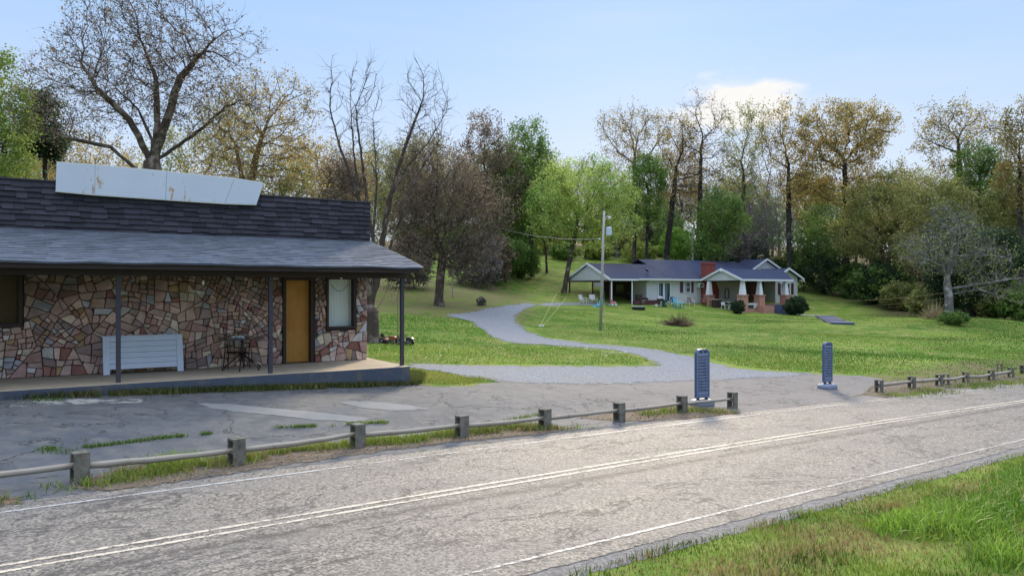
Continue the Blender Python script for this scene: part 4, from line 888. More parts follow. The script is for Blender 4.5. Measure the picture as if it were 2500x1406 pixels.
for (u, y, v0) in ((1731.5, -1.0, 0), (1813, -5.45, 0), (1854, -5.45, 0), (1917, -5.45, 0)):
    x, z0 = hpx(u, 719.5, y); m = MB(); w_ = .40; m.box(x - w_, x + w_, y - w_ + .02, y + w_ - .02, -1.6, z0 - .1); m.box(x - w_ - .06, x + w_ + .06, y - w_ - .04, y + w_ + .04, z0 - .1, z0); pr_ = m.build('pier', M['brickp'], house)
    m = MB(); b_, t_ = .27, .15; V = [(x - b_, y - b_, z0), (x + b_, y - b_, z0), (x + b_, y + b_, z0), (x - b_, y + b_, z0), (x - t_, y - t_, PEZ - .1), (x + t_, y - t_, PEZ - .1), (x + t_, y + t_, PEZ - .1), (x - t_, y + t_, PEZ - .1)]
    bi = len(m.v); m.v += V
    for f in ((0, 3, 2, 1), (4, 5, 6, 7), (0, 1, 5, 4), (1, 2, 6, 5), (2, 3, 7, 6), (3, 0, 4, 7)): m.face([bi + i for i in f])
    m.build('column', M['trim'], pr_)
# front door, dark entry, porch wall mirror
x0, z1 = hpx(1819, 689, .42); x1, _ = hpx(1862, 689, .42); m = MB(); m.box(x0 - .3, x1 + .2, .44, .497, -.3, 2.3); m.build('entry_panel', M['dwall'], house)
m = MB(); m.box(x0 + .9, x1 - .4, .40, .438, -.15, 1.95); dd = m.build('door', simple('dark_red_door', (.09, .018, .016), .5), house); m = MB(); m.lathe([(0, -.05), (.05, 0), (0, .05)], (x0 + 1.05, .36, .9), 8); m.build('handle', M['trim'], dd)
m = MB(); cx, cz = hpx(1775.5, 717, .42); m.tube([(cx - .3, .46, cz - .5), (cx - .3, .46, cz + .3), (cx - .18, .46, cz + .55), (cx, .46, cz + .62), (cx + .18, .46, cz + .55), (cx + .3, .46, cz + .3), (cx + .3, .46, cz - .5), (cx - .3, .46, cz - .5)], .05, 6)
o_ = m.build('arched_mirror', M['shut']); o_.location = (HO[0], HO[1], HZ); o_.rotation_euler = (0, 0, HA); tag(o_, 'small arched dark frame hung on the house wall inside the porch', 'wall mirror')
# steps and their brick cheek
sx0, sx1 = hx(1872, -5.6), hx(1912, -5.6)
m = MB()
for k in range(7): m.box(sx0, sx1 + .12, -5.75 - .30 * (k + 1), -5.75 - .30 * k, -1.8, -.20 - .16 * k)
m.build('steps', M['steps'], house); m = MB(); m.box(sx0 - 1.6, sx0 - .01, -6.6, -5.66, -1.8, -.28); m.build('step_wall', M['brickp'], house)
# right wing
wy = -1.2; wx0, wx1 = hx(1893, wy), hx(1947, wy); ax, az = hpx(1927, 657, wy - .4); m = MB()
m.box(wx0, wx1, wy, wy + .2, -1.5, EZ - .1); m.box(wx1 - .2, wx1, wy + .2, 8, -1.5, EZ - .1); m.box(wx0, wx0 + .2, wy + .2, .5, -1.5, EZ - .1)
_, rz_ = hpx(1963, 683, wy - .4); rx, _ = hpx(1963, 683, wy - .4); lx = 2 * ax - rx
m.prism([(wx0, wy + .002, EZ - .1), (wx1, wy + .002, EZ - .1), (wx1, wy + .002, az - (wx1 - ax) * (az - rz_) / (rx - ax) - .05), (ax, wy + .002, az - .05), (wx0, wy + .002, az - (ax - wx0) * (az - rz_) / (rx - ax) - .05)], (0, .15, 0)); m.build('wing_wall', M['siding'], house)
m = MB()
for s_x in (lx, rx):
    P = [(s_x, wy - .4, rz_), (s_x, 7, rz_), (ax, 7, az), (ax, wy - .4, az)]; m.prism(P, (0, 0, .12))
m.build('wing_roof', M['hroof'], house)
m = MB(); rake(m, (lx, wy - .43, rz_ + .04), (ax, wy - .43, az + .05)); rake(m, (rx, wy - .43, rz_ + .04), (ax, wy - .43, az + .05)); m.box(rx - .55, rx, wy - .4, wy - .1, rz_ - .1, rz_ - .02); m.build('wing_fascia', M['trim'], house)
hwindow(1907, 1927, 692, 718, wy, shutters=[(1899, 1905), (1931, 1937)])
m = MB(); m.lathe([(0, -.12), (.12, -.04), (.12, .1), (.05, .16), (0, .17)], (rx + .2, wy - .2, rz_ - .15), 8); m.build('eave_lamp', M['trim'], house); m = MB(); m.lathe([(0, -.1), (.12, -.04), (.12, .1), (0, .14)], (XP0 - .15, PRY - .1, PRZ - .12), 8); m.build('eave_lamp', M['trim'], house)
# upper cross gable
gy = 2.2; axx, azz = hpx(1873, 634, gy); rlx, rlz = hpx(1838, 659, gy); rrx, rrz = hpx(1906, 657, gy)
m = MB()
for (x_, z__) in ((rlx, rlz), (rrx, rrz)): m.prism([(x_, gy, z__), (x_, 6, z__), (axx, 6, azz), (axx, gy, azz)], (0, 0, .1))
m.build('cross_gable_roof', M['hroof'], house)
m = MB(); rake(m, (rlx, gy - .03, rlz + .03), (axx, gy - .03, azz + .05)); rake(m, (rrx, gy - .03, rrz + .03), (axx, gy - .03, azz + .05)); m.build('cross_gable_fascia', M['trim'], house)
m = MB(); m.prism([(rlx + .4, gy + .25, min(rlz, rrz) - .3), (rrx - .4, gy + .25, min(rlz, rrz) - .3), (rrx - .5, gy + .25, rrz + .1), (axx, gy + .25, azz - .12), (rlx + .5, gy + .25, rlz + .1)], (0, .1, 0)); m.build('cross_gable_wall', M['siding'], house)

# ------------------------------------------------------------------ things round the house
def at(u, v, dx=0): p = gp(u, v); return p
def hthing(name, label, cat, u, y, rz=0, group=None, x=None):
    x = hx(u, y) if x is None else x; w_ = hw(x, y); z = G1(w_.x, w_.y); return thing(name, label, cat, (w_.x, w_.y, z), HA + rz, group)
def lawn_chair(label, u, y, matseat, rz, group, lattice=True):
    t = hthing('lawn_chair', label, 'lawn chair', u, y, rz, group)
    m = MB(); m.box(-.28, .28, -.25, .25, .38, .43); m.build('seat', matseat, t, bevel=.01)
    m = MB(); lm = Matrix.Translation((0, .25, .42)) @ Matrix.Rotation(R(-14), 4, 'X'); m.box(-.27, .27, -.025, .025, 0, .52, lm); m.build('backrest', matseat, t, bevel=.01)
    for sx in (-1, 1):
        m = MB(); m.tube([(sx * .3, -.27, 0), (sx * .3, -.25, .6), (sx * .3, .28, .62), (sx * .3, .34, .92)], .02, 6); m.build('arm_frame', M['trim'], t)
        m = MB(); m.tube([(sx * .3, -.25, .40), (sx * .3, .35, 0)], .02, 6); m.build('leg', M['trim'], t)
    return t
M['web'] = simple('pale_webbing', (.50, .50, .48), .8, var=.25, scale=9); M['teal'] = simple('turquoise_paint', (.06, .30, .42), .5); M['dteal'] = simple('dark_teal_fabric', (.02, .07, .12), .8); M['brownf'] = simple('brown_cushion', (.15, .12, .11), .9); M['pink'] = simple('pink_plastic', (.42, .17, .20), .5); M['black'] = simple('black_enamel', (.015, .015, .018), .35)
lawn_chair('pale webbed lawn chair at the left under the carport', 1423, 2.2, M['web'], R(20), 'pale webbed lawn chairs under the carport')
lawn_chair('pale webbed lawn chair nearer the utility pole under the carport', 1449, 2.0, M['web'], R(-10), 'pale webbed lawn chairs under the carport')
t = hthing('side_table', 'small pale table between the two webbed lawn chairs', 'table', 1436, 2.3); m = MB(); m.lathe([(0, .5), (.28, .5), (.28, .54), (0, .54)], n=14); m.build('table_top', M['web'], t)
for a in (0, 120, 240): m = MB(); m.tube([(.08 * math.cos(R(a)), .08 * math.sin(R(a)), .5), (.22 * math.cos(R(a)), .22 * math.sin(R(a)), 0)], .015, 5); m.build('leg', M['trim'], t)
t = hthing('kiddie_chair', 'bright turquoise plastic lounger lying by the utility pole', 'lounger', 1461, -.3); m = MB(); m.prism([(-.7, -.25, 0), (.1, -.25, .18), (.35, -.25, .75), (.45, -.25, .75), (.4, -.25, 0)], (0, .5, 0)); m.build('seat', simple('turquoise_plastic', (.05, .38, .50), .5), t, bevel=.04)
m = MB(); m.box(-.5, .3, -.30, -.26, .0, .12); m.box(-.5, .3, .26, .30, 0, .12); m.build('runner', M['teal'], t)
t = hthing('ride_on_toy', 'pink plastic ride-on toy by the first white carport post', 'toy', 1496.5, -.4); m = MB(); m.box(-.3, .3, -.16, .16, .18, .42); m.box(-.28, -.1, -.14, .14, .42, .66); m.build('body', M['pink'], t, bevel=.06)
for sx in (-.22, .24):
    for sy in (-.18, .18): m = MB(); m.tube([(sx, sy - .03, .12), (sx, sy + .03, .12)], .12, 12); m.build('wheel', M['trim'], t)
t = hthing('recliner', 'dark brown upholstered armchair in the shade of the carport', 'armchair', 1560, 1.3 - 1.0, R(10), x=4.2); m = MB(); m.box(-.4, .4, -.4, .4, .15, .5); m.build('seat', M['brownf'], t, bevel=.05); m = MB(); m.box(-.4, .4, .25, .5, .5, 1.05); m.build('backrest', M['dwall'], t, bevel=.05)
for sx in (-1, 1): m = MB(); m.box(sx * .5 - .09, sx * .5 + .09, -.4, .45, .0, .68); m.build('armrest', M['dwall'], t, bevel=.04)
def mower(name, label, u, v, body, rz, s=1.0, wheel=True, y=None):
    t = thing(name, label, 'riding mower', gp(u, v) if y is None else y, rz); t.scale = (s,) * 3
    m = MB(); m.prism([(.15, -.2, .32), (.85, -.2, .30), (.9, -.2, .55), (.75, -.2, .66), (.2, -.2, .72)], (0, .4, 0)); m.build('hood', body, t, bevel=.04)
    m = MB(); m.prism([(-.75, -.28, .3), (.2, -.28, .28), (.15, -.28, .36), (-.2, -.28, .38), (-.3, -.28, .5), (-.75, -.28, .52)], (0, .56, 0)); m.build('fender', body, t, bevel=.03)
    m = MB(); m.box(-.65, -.25, -.2, .2, .53, .6); m.box(-.72, -.62, -.2, .2, .58, .9); m.build('seat', M['black'], t, bevel=.03)
    m = MB(); m.tube([(.2, 0, .65), (.02, 0, .85)], .02, 6); m.tube([(.02 + .06 * math.cos(a), .16 * math.cos(a + 1.57), .87 + .1 * math.sin(a)) for a in np.linspace(0, 6.28, 13)], .015, 5); m.build('steering_wheel', M['black'], t)
    m = MB(); m.lathe([(0, 0), (.42, 0), (.45, .04), (.42, .12), (0, .14)], (.05, 0, .12), 18, 1, 1.1); m.build('deck', M['black'], t)
    for x, r, w_ in ((.68, .16, .1), (-.45, .24, .18)):
        for sy in (-1, 1):
            m = MB(); m.tube([(x, sy * .32 - w_ / 2, r), (x, sy * .32 + w_ / 2, r)], r, 18); wh = m.build('wheel', M['black'], t, bevel=.02); m = MB(); m.tube([(x, sy * (.32 + w_ / 2 + .005) - .01, r), (x, sy * (.32 + w_ / 2 + .005) + .01, r)], r * .5, 12); m.build('rim', M['signgrey'], wh)
    return t
mower('riding_mower', 'old orange riding mower parked under the bare multi-stemmed tree', 948, 838, simple('faded_orange_paint', (.22, .07, .035), .5), R(-25), .47)
mower('riding_mower', 'low black riding mower parked behind the end porch post', 988, 841, simple('black_mower_paint', (.03, .03, .04), .35), R(-12), .45)
# grill, bin, chairs in front of the house wall
t = hthing('charcoal_grill', 'black lidded grill with wheels standing before the glass doors', 'grill', 1612, -1.6); m = MB(); m.lathe([(0, .55), (.2, .58), (.32, .75), (.3, .78)], n=16, sx=1.3); m.build('bowl', M['black'], t, smooth=True); m = MB(); m.lathe([(.32, .79), (.28, .95), (.15, 1.08), (0, 1.1)], n=16, sx=1.3); m.build('lid', simple('pale_worn_lid', (.32, .30, .33), .5), t, smooth=True)
for sx in (-1, 1): m = MB(); m.tube([(sx * .28, -.15, .6), (sx * .34, -.2, 0)], .025, 5); m.build('leg', M['black'], t); m = MB(); m.tube([(sx * .34, .15, .15), (sx * .34, .25, .15)], .15, 14); m.build('wheel', M['trim'], t)
t = hthing('trash_bin', 'dark green lidded bin right of the grill', 'bin', 1623, -1.7); m = MB(); m.lathe([(.22, 0), (.27, .62), (.29, .64)], n=16); m.build('body', simple('dark_green_plastic', (.03, .085, .07), .5), t); m = MB(); m.lathe([(.3, .64), (.3, .68), (.1, .74), (0, .74)], n=16); m.build('lid', M['black'], t); m = MB(); m.lathe([(0, 0), (.15, .06), (.12, .12), (0, .14)], (0, -.26, .25), 14, 1, .3); m.build('label_plate', M['web'], t)
lawn_chair('bright turquoise lawn chair before the house wall', 1654, -1.9, M['teal'], R(5), 'chairs by the house wall')
lawn_chair('dark teal lawn chair beside the turquoise one', 1644, -1.2, M['dteal'], R(-20), 'chairs by the house wall')
lawn_chair('lawn chair with a brown cushion before the house wall', 1686, -1.3, M['brownf'], R(-15), 'chairs by the house wall')
t = hthing('blue_side_table', 'small light turquoise table standing in front of the turquoise chair', 'table', 1657, -2.8); m = MB(); m.box(-.5, .5, -.25, .25, .46, .60); m.build('table_top', simple('light_turquoise', (.18, .45, .52), .5), t, bevel=.01)
for sx in (-1, 1):
    for sy in (-1, 1): m = MB(); m.box(sx * .46 - .04, sx * .46 + .04, sy * .2 - .04, sy * .2 + .04, 0, .46); m.build('leg', M['teal'], t)
t = hthing('plant_stand', 'red lantern shaped plant stand beside the chimney', 'plant stand', 1719.5, -.9); m = MB(); m.box(-.16, .16, -.16, .16, .35, .75); m.build('box', M['brick'], t); m = MB(); m.lathe([(.25, .75), (.02, 1.0), (0, 1.0)], n=4); m.build('cap', M['shut'], t)
for sx in (-1, 1): m = MB(); m.box(sx * .13 - .03, sx * .13 + .03, -.03, .03, 0, .35); m.build('leg', M['shut'], t)
p = gp(1559, 756); t = thing('fire_ring', 'low dark round fire ring on the lawn before the carport', 'fire ring', p); m = MB(); m.lathe([(.62, 0), (.64, .30), (.56, .31), (.54, .05), (0, .04)], n=22); m.build('ring', M['black'], t); m = MB(); m.lathe([(.65, .285), (.65, .33), (.55, .33), (.55, .29)], n=22); m.build('rim', M['web'], t)
# porch furniture
def pthing(name, label, cat, u, y, z, rz=0): x = hx(u, y); w_ = hw(x, y, z); return thing(name, label, cat, w_, HA + rz)
t = pthing('white_porch_chair', 'white plastic chair on the left end of the brick porch', 'chair', 1770, -3.6, -.62); m = MB(); m.box(-.27, .27, -.25, .27, .40, .45); m.build('seat', M['trim'], t, bevel=.02); m = MB(); m.box(-.27, .27, .25, .3, .45, .72); m.build('backrest', M['trim'], t, bevel=.02)
for sx in (-1, 1):
    for sy in (-1, 1): m = MB(); m.tube([(sx * .24, sy * .22, .42), (sx * .28, sy * .28, 0)], .03, 6); m.build('leg', M['trim'], t)
t = pthing('white_stand', 'white folding stand behind the round porch bush', 'stand', 1783, -4.2, -.62); m = MB(); m.box(-.4, .4, -.2, .2, .72, .77); m.build('table_top', M['trim'], t)
for sx in (-1, 1): m = MB(); m.tube([(sx * .3, 0, .74), (-sx * .3, 0, 0)], .035, 6); m.build('leg', M['trim'], t)
t = pthing('porch_table', 'pale topped dark table just inside the porch by the chimney', 'table', 1750, -2.2, -.62); m = MB(); m.box(-.65, .65, -.3, .3, .95, 1.0); m.build('table_top', simple('cream_top', (.6, .55, .45), .6), t); m = MB(); m.box(-.5, .5, -.25, .25, .1, .95); m.build('cabinet', M['dwall'], t)
for sx in (-1, 1): m = MB(); m.box(sx * .5 - .04, sx * .5 + .04, -.2, .2, 0, .1); m.build('leg', M['shut'], t)
w_ = hw(hx(1832, -5.3), -5.3, -.62); t = thing('boxed_unit', 'pale boxed appliance on the porch between the two middle brick piers', 'appliance', w_, HA); m = MB(); m.box(-.85, .85, -.25, .25, .05, .62); m.build('case', M['web'], t, bevel=.02); m = MB(); m.box(-.65, .2, -.262, -.251, .1, .42); m.build('grille', M['dglass'], t)
# lower concrete walk and second flight of blue steps
pA, pB = gp(1946, 768), gp(2012, 773); pC = gp(2062, 798)
st2 = thing('yard_steps', 'flight of dark blue steps set in the grassy bank right of the house', 'steps', (pB.x, pB.y, pB.z), HA - R(62))
m = MB(); dv = Vector((pC.x - pB.x, pC.y - pB.y)); 
m = MB(); m.box(-.8, .8, -.06, 1.8, -.3, .06); m.build('landing', M['patch'] if False else simple('pale_landing', (.35, .34, .3), .9), st2)
m = MB(); LZ = (pB.z - pC.z); nstep = 8; run = dv.length * .93 / nstep
st2.rotation_euler = (0, 0, math.atan2(dv.y, dv.x) + math.pi / 2)
dn_ = dv.normalized()
for k in range(nstep):
    zk = G1(pB.x + dn_.x * run * (k + .3), pB.y + dn_.y * run * (k + .3)) - pB.z
    m.box(-.8, .8, -run * (k + 1) - .0, -run * k - (.062 if k == 0 else 0), -LZ - 1.2, max(zk, -LZ * (k + 1) / nstep) + .10)
m.build('flight', M['steps'], st2)
walk = sheet('front_walk', [tuple(a) for a in (gp(1940, 768)[:2], gp(2020, 774)[:2], gp(2020, 771)[:2], gp(1940, 765.5)[:2])], simple('pale_walk', (.36, .34, .30), .9), .03, .3, 'pale concrete walk from the porch to the yard steps', edge_w=.05)

# ------------------------------------------------------------------ utility pole, wires, guy guards, masts
gpl = G('weathered_pole', .9, .2); np__ = gpl.noise(gpl.map(gpl.P, (9, 9, .6)), 3, 6, .7); gpl.color(gpl.mix(np__, (.20, .19, .17), (.46, .44, .41))); gpl.bump(np__, .6, .02); M['pole'] = gpl.m
pb = gp(1466, 806); PY = pb.y; topz = CZ - (515 - CV) / F * PY - pb.z; leanx = (1475 - 1466) / F * PY
up = thing('utility_pole', 'weathered wooden utility pole with a transformer on the front lawn', 'utility pole', pb)
m = MB(); m.tube([(0, 0, -.1), (leanx * .5, 0, topz * .5), (leanx, 0, topz)], [.105, .09, .07], 14); m.build('pole', M['pole'], up, smooth=True)
zt_ = CZ - (565 - CV) / F * PY - pb.z; m = MB(); m.lathe([(0, -.30), (.17, -.28), (.19, -.24), (.19, .22), (.15, .28), (0, .30)], (leanx * .85 + .34, -.05, zt_), 18); tr = m.build('transformer', simple('pale_transformer', (.42, .50, .60), .4), up)
m = MB(); m.lathe([(.03, .28), (.045, .34), (.03, .40), (.02, .46), (0, .46)], (leanx * .85 + .34, -.05, zt_), 8); m.build('bushing', M['shut'], tr)
m = MB(); m.tube([(leanx * .93, 0, topz * .90), (leanx + .2, -.05, topz * .96), (leanx + .32, -.08, topz * .955)], .025, 6); m.lathe([(0, -.1), (.11, -.08), (.13, 0), (.05, .09), (0, .1)], (leanx + .34, -.08, topz * .94), 10); m.build('lamp_arm', M['web'], up)
m = MB(); m.tube([(leanx * .7 - .17, -.02, zt_ - .5), (leanx * .7 - .30, -.02, zt_ - .48)], .035, 6); m.build('insulator', M['trim'], up)
def wire(label, a, b, sag, r=.012, mat='wire', cat='wire', n=24):
    A, B = Vector(a), Vector(b); m = MB(); m.tube([A + (B - A) * (k / n) - Vector((0, 0, sag * 4 * (k / n) * (1 - k / n))) for k in range(n + 1)], r, 5)
    o = m.build('overhead_wire', M[mat]); tag(o, label, cat, None); return o
M['wire'] = simple('pale_wire', (.30, .29, .24), .6); M['wired'] = simple('rusty_wire', (.22, .15, .08), .7); M['guyy'] = simple('faded_yellow_guard', (.42, .39, .17), .6)
wz = Vector((pb.x + leanx * .8 - .15, PY, pb.z + zt_ - .5))
wire('pale service wire running left from the pole into the trees', wz, px(1100, 505, 70), .9, .016)
wire('thin service wire dropping from the pole to the house eave', wz + Vector((.15, 0, 0)), hw(hx(1640, 0), -.1, 2.6), .8, .008)
wire('upper rusty wire from the porch corner to the bare grey tree', hw(rx + .1, wy - .3, .2), px(2312, 714, 56.5), .35, .014, 'wired')
wire('lower faint wire from the round bush to the bare grey tree', hw(rx + .1, wy - .3, -.6), px(2312, 728, 56.5), .3, .010, 'wired')
p = gp(1478, 813); t = thing('guy_guard', 'upright faded yellow guy wire guard just right of the utility pole', 'guy guard', p); m = MB(); m.tube([(0, 0, 0), (-.04, 0, 1.0), (-.06, 0, 1.75)], .028, 8); m.build('guard', M['guyy'], t); m = MB(); m.tube([(-.06, 0, 1.74), (-.25, 0, 5.6)], .008, 4); m.build('cable', M['wire'], t)
p = gp(1318, 797)
for u1, v1, lab in ((1359, 716, 'left leaning faded yellow stay guard in the grass inside the drive loop'), (1375, 728, 'right leaning faded yellow stay guard in the grass inside the drive loop')):
    t = thing('guy_guard', lab, 'guy guard', p + Vector((0.0 if u1 < 1365 else .18, 0, 0))); q_ = px(u1, v1, p.y + 1.5) ; q_ = Vector(q_) - p; m = MB(); m.tube([(0, 0, 0), tuple(q_ * .5), tuple(q_)], .02, 7); m.build('guard', M['guyy'], t); m = MB(); m.lathe([(0, 0), (.10, .02), (.05, .12), (0, .13)], n=8); m.build('anchor', M['web'], t)
p = px(1691, 640, 97); t = thing('metal_mast', 'thin pale metal mast rising behind the house roof', 'mast', (p[0], p[1], G1(p[0], p[1]))); zz_ = CZ - (557 - CV) / F * 97 - t.location.z; m = MB(); m.tube([(0, 0, 0), (0, 0, zz_)], [.16, .12], 10); m.build('pole', simple('pale_mast', (.42, .45, .46), .5), t); m = MB(); m.lathe([(0, 0), (.2, .02), (.2, .1), (0, .12)], (0, 0, zz_), 10); m.build('cap', M['web'], t)
p = px(1105, 690, 62); t = thing('metal_mast', 'short pale stake standing under the dark bushy tree', 'stake', (p[0], p[1], G1(p[0], p[1]))); zz_ = CZ - (640 - CV) / F * 62 - t.location.z; m = MB(); m.tube([(0, 0, 0), (0, 0, zz_)], .05, 8); m.build('pole', M['pole'], t); m = MB(); m.lathe([(0, 0), (.07, .02), (0, .06)], (0, 0, zz_), 8); m.build('cap', M['web'], t)
# distant brown roofed cabin among the trunks
p = px(1602, 600, 150); fh = thing('far_cabin', 'far low cabin with a brown roof glimpsed between the trunks', 'house', (p[0], p[1], CZ - (612 - CV) / F * 150), R(15))
m = MB(); m.box(-5, 5, 0, 6, -1.5, .6); m.build('wall', simple('far_wall', (.3, .28, .26), .8), fh); m = MB(); gable_roof(m, -5.5, 5.5, -.6, 6.6, .6, 3, 2.5); m.build('roof', simple('far_brown_roof', (.11, .07, .06), .8), fh)
# chain of a swing hanging from the multi-stemmed tree
m = MB()
for k in range(30): z = -k * .085; a = k % 2; m.tube([(.02 * (1 - a), .02 * a, z), (.02 * (1 - a), .02 * a, z - .09), (-.02 * (1 - a), -.02 * a, z - .09), (-.02 * (1 - a), -.02 * a, z), (.02 * (1 - a), .02 * a, z)], .011, 4)
p = px(971, 705, 31); o_ = m.build('hanging_chain', M['wired']); o_.location = p; tag(o_, 'rusty chain hanging from a limb beside the end porch post', 'chain')
#==TREES==

# ------------------------------------------------------------------ trees: branches grown towards random points in the crown, twigs, leaf clumps
def grow(att, paths, D, rr, kill=1.3, infl=12, maxn=9000, up=.12, wob=.25, iters=160):
    pos = np.zeros((maxn, 3)); par = np.full(maxn, -1); nch = np.zeros(maxn, int); n = 0; starts = {}
    for P in paths:
        last = -1
        if n: last = int(np.linalg.norm(pos[:n] - np.array(P[0], float), axis=1).argmin()); P = P[1:]
        for i, p in enumerate(P):
            p = np.array(p, float)
            if last >= 0:
                a = pos[last].copy(); L = np.linalg.norm(p - a); m = max(1, int(L / D))
                for k in range(1, m + 1):
                    pos[n] = a + (p - a) * k / m + (rr.normal(0, .05 * D, 3) if k < m else 0); par[n] = last; nch[last] += 1; last = n; n += 1
            else: pos[n] = p; last = n; n += 1
    alive = np.ones(len(att), bool); nd = np.full(len(att), 1e9); ni = np.zeros(len(att), int)
    def upd(a, b):
        for c0 in range(a, b, 256):
            c1 = min(b, c0 + 256); d = np.linalg.norm(att[:, None] - pos[None, c0:c1], axis=2); j = d.argmin(1); dm = d[np.arange(len(att)), j]; w = dm < nd; nd[w] = dm[w]; ni[w] = j[w] + c0
    upd(0, n)
    for it in range(iters):
        s = alive & (nd < infl)
        if not s.any(): break
        A = att[s]; I = ni[s]; v = A - pos[I]; v /= np.linalg.norm(v, axis=1, keepdims=True) + 1e-9
        u, inv = np.unique(I, return_inverse=True); acc = np.zeros((len(u), 3)); np.add.at(acc, inv, v); acc /= np.linalg.norm(acc, axis=1, keepdims=True) + 1e-9
        ok = nch[u] < 3; u = u[ok]; acc = acc[ok]
        if len(u) == 0: break
        prev = pos[u] - pos[np.maximum(par[u], 0)]; prev /= np.linalg.norm(prev, axis=1, keepdims=True) + 1e-9
        d = acc + .35 * prev + rr.normal(0, wob, acc.shape); d[:, 2] += up; d /= np.linalg.norm(d, axis=1, keepdims=True)
        k = len(u)
        if n + k > maxn: break
        pos[n:n + k] = pos[u] + d * D; par[n:n + k] = u; np.add.at(nch, u, 1); upd(n, n + k); n += k
        alive &= nd > kill * D
    return pos[:n], par[:n], nch[:n]
def wood_mesh(name, pos, par, rad, mat, sel, sides, parent):
    n = len(pos); dirn = np.zeros((n, 3)); h = par >= 0; dirn[h] = pos[h] - pos[par[h]]; big = np.full(n, -1)
    order = np.argsort(rad[1:]) + 1
    for i in order:
        if par[i] >= 0: big[par[i]] = i
    hb = big >= 0; dn = np.zeros((n, 3)); dn[hb] = pos[big[hb]] - pos[hb]
    def nz(a): return a / (np.linalg.norm(a, axis=1, keepdims=True) + 1e-9)
    nd = nz(nz(dirn) + nz(dn)); ref = np.array([.13, .97, .2])
    def ring(P, Dv, r):
        u = np.cross(Dv, ref); bad = np.linalg.norm(u, axis=1) < .1; u[bad] = np.cross(Dv[bad], np.array([1, 0, 0])); u = nz(u); w = np.cross(Dv, u)
        a = np.arange(sides) * 2 * math.pi / sides; return P[:, None] + (u[:, None] * np.cos(a)[None, :, None] + w[:, None] * np.sin(a)[None, :, None]) * r[:, None, None]
    E = np.where(h & sel)[0]; pa = par[E]; main = big[pa] == E
    r0 = np.where(main, rad[pa], np.minimum(rad[pa], rad[E] * 1.15)); d0 = np.where(main[:, None], nd[pa], nz(dirn[E])); d0[par[pa] < 0] = nz(dirn[E])[par[pa] < 0]
    A = ring(pos[pa], d0, r0); B = ring(pos[E], nd[E], rad[E]); V = np.concatenate([A, B], 1).reshape(-1, 3); m = len(E)
    b = (np.arange(m) * 2 * sides)[:, None]; k = np.arange(sides)[None]; k2 = (k + 1) % sides
    q = np.stack([b + k, b + k2, b + sides + k2, b + sides + k], -1).reshape(-1, 4)
    return raw_mesh(name, V, q, mat, smooth=True, parent=parent)
def twig_mesh(pos, par, rad, mat, rr, parent, n_tw, L, rthr, droop=-.1):
    c = np.where((rad < rthr) & (par >= 0))[0]
    if len(c) == 0: return None, np.zeros((0, 3))
    k = rr.poisson(n_tw, len(c)); c = np.repeat(c, k); m = len(c); d = pos[c] - pos[par[c]]; d /= np.linalg.norm(d, axis=1, keepdims=True) + 1e-9
    s = rr.normal(0, .75, (m, 3)); v = d + s; v[:, 2] += .12; v /= np.linalg.norm(v, axis=1, keepdims=True); l = L * rr.uniform(.45, 1.2, m)[:, None]
    p0 = pos[c] - (pos[c] - pos[par[c]]) * rr.uniform(0, 1, m)[:, None]; p1 = p0 + v * l * .5; v2 = v + rr.normal(0, .45, (m, 3)); v2[:, 2] += droop; v2 /= np.linalg.norm(v2, axis=1, keepdims=True); p2 = p1 + v2 * l * .5
    w = rr.normal(0, 1, (m, 3)); w = np.cross(v, w); w /= np.linalg.norm(w, axis=1, keepdims=True) + 1e-9; w2 = np.cross(v, w); r = np.minimum(rad[c], .018)[:, None] * .8
    V = np.stack([p0 + w * r, p0 - w * .5 * r + w2 * .87 * r, p0 - w * .5 * r - w2 * .87 * r, p1 + w * r * .7, p1 - w * .35 * r + w2 * .6 * r, p1 - w * .35 * r - w2 * .6 * r, p2], 1).reshape(-1, 3)
    b = (np.arange(m) * 7)[:, None, None]; Q = (b + np.array([[0, 1, 4, 3], [1, 2, 5, 4], [2, 0, 3, 5]])[None]).reshape(-1, 4); T = (b + np.array([[3, 4, 6], [4, 5, 6], [5, 3, 6]])[None]).reshape(-1, 3)
    o = raw_mesh('twigs', V, [Q, T], mat, parent=parent); return o, np.concatenate([p2, p1])
def leaf_mesh(cent, n, size, spread, cols, rr, parent, name='crown', clump=1.6, mat='leaf', aspect=.6):
    if len(cent) == 0: return
    i = rr.integers(0, len(cent), n); c = cent[i] + rr.normal(0, spread, (n, 3))
    a = rr.normal(0, 1, (n, 3)); a /= np.linalg.norm(a, axis=1, keepdims=True); b = np.cross(a, rr.normal(0, 1, (n, 3))); b /= np.linalg.norm(b, axis=1, keepdims=True) + 1e-9
    s = (size * rr.uniform(.55, 1.35, n))[:, None]; V = np.stack([c - a * s, c + b * s * aspect, c + a * s, c - b * s * aspect], 1).reshape(-1, 3)
    ph = rr.uniform(0, 6, 3); q = c / clump; t = .5 + .5 * np.sin(q[:, 0] * 1.3 + ph[0] + 1.5 * np.sin(q[:, 2] * .9 + ph[1])) * np.sin(q[:, 1] * 1.1 + q[:, 2] * 1.2 + ph[2]); t = np.clip(t + rr.normal(0, .18, n), 0, 1)[:, None]
    cols = np.array(cols); col = cols[0] * (1 - t) + cols[1] * t; col = col * rr.uniform(.6, 1.4, n)[:, None]
    return raw_mesh(name, V, np.arange(4 * n).reshape(n, 4), M[mat], col=np.repeat(col, 4, axis=0), parent=parent)
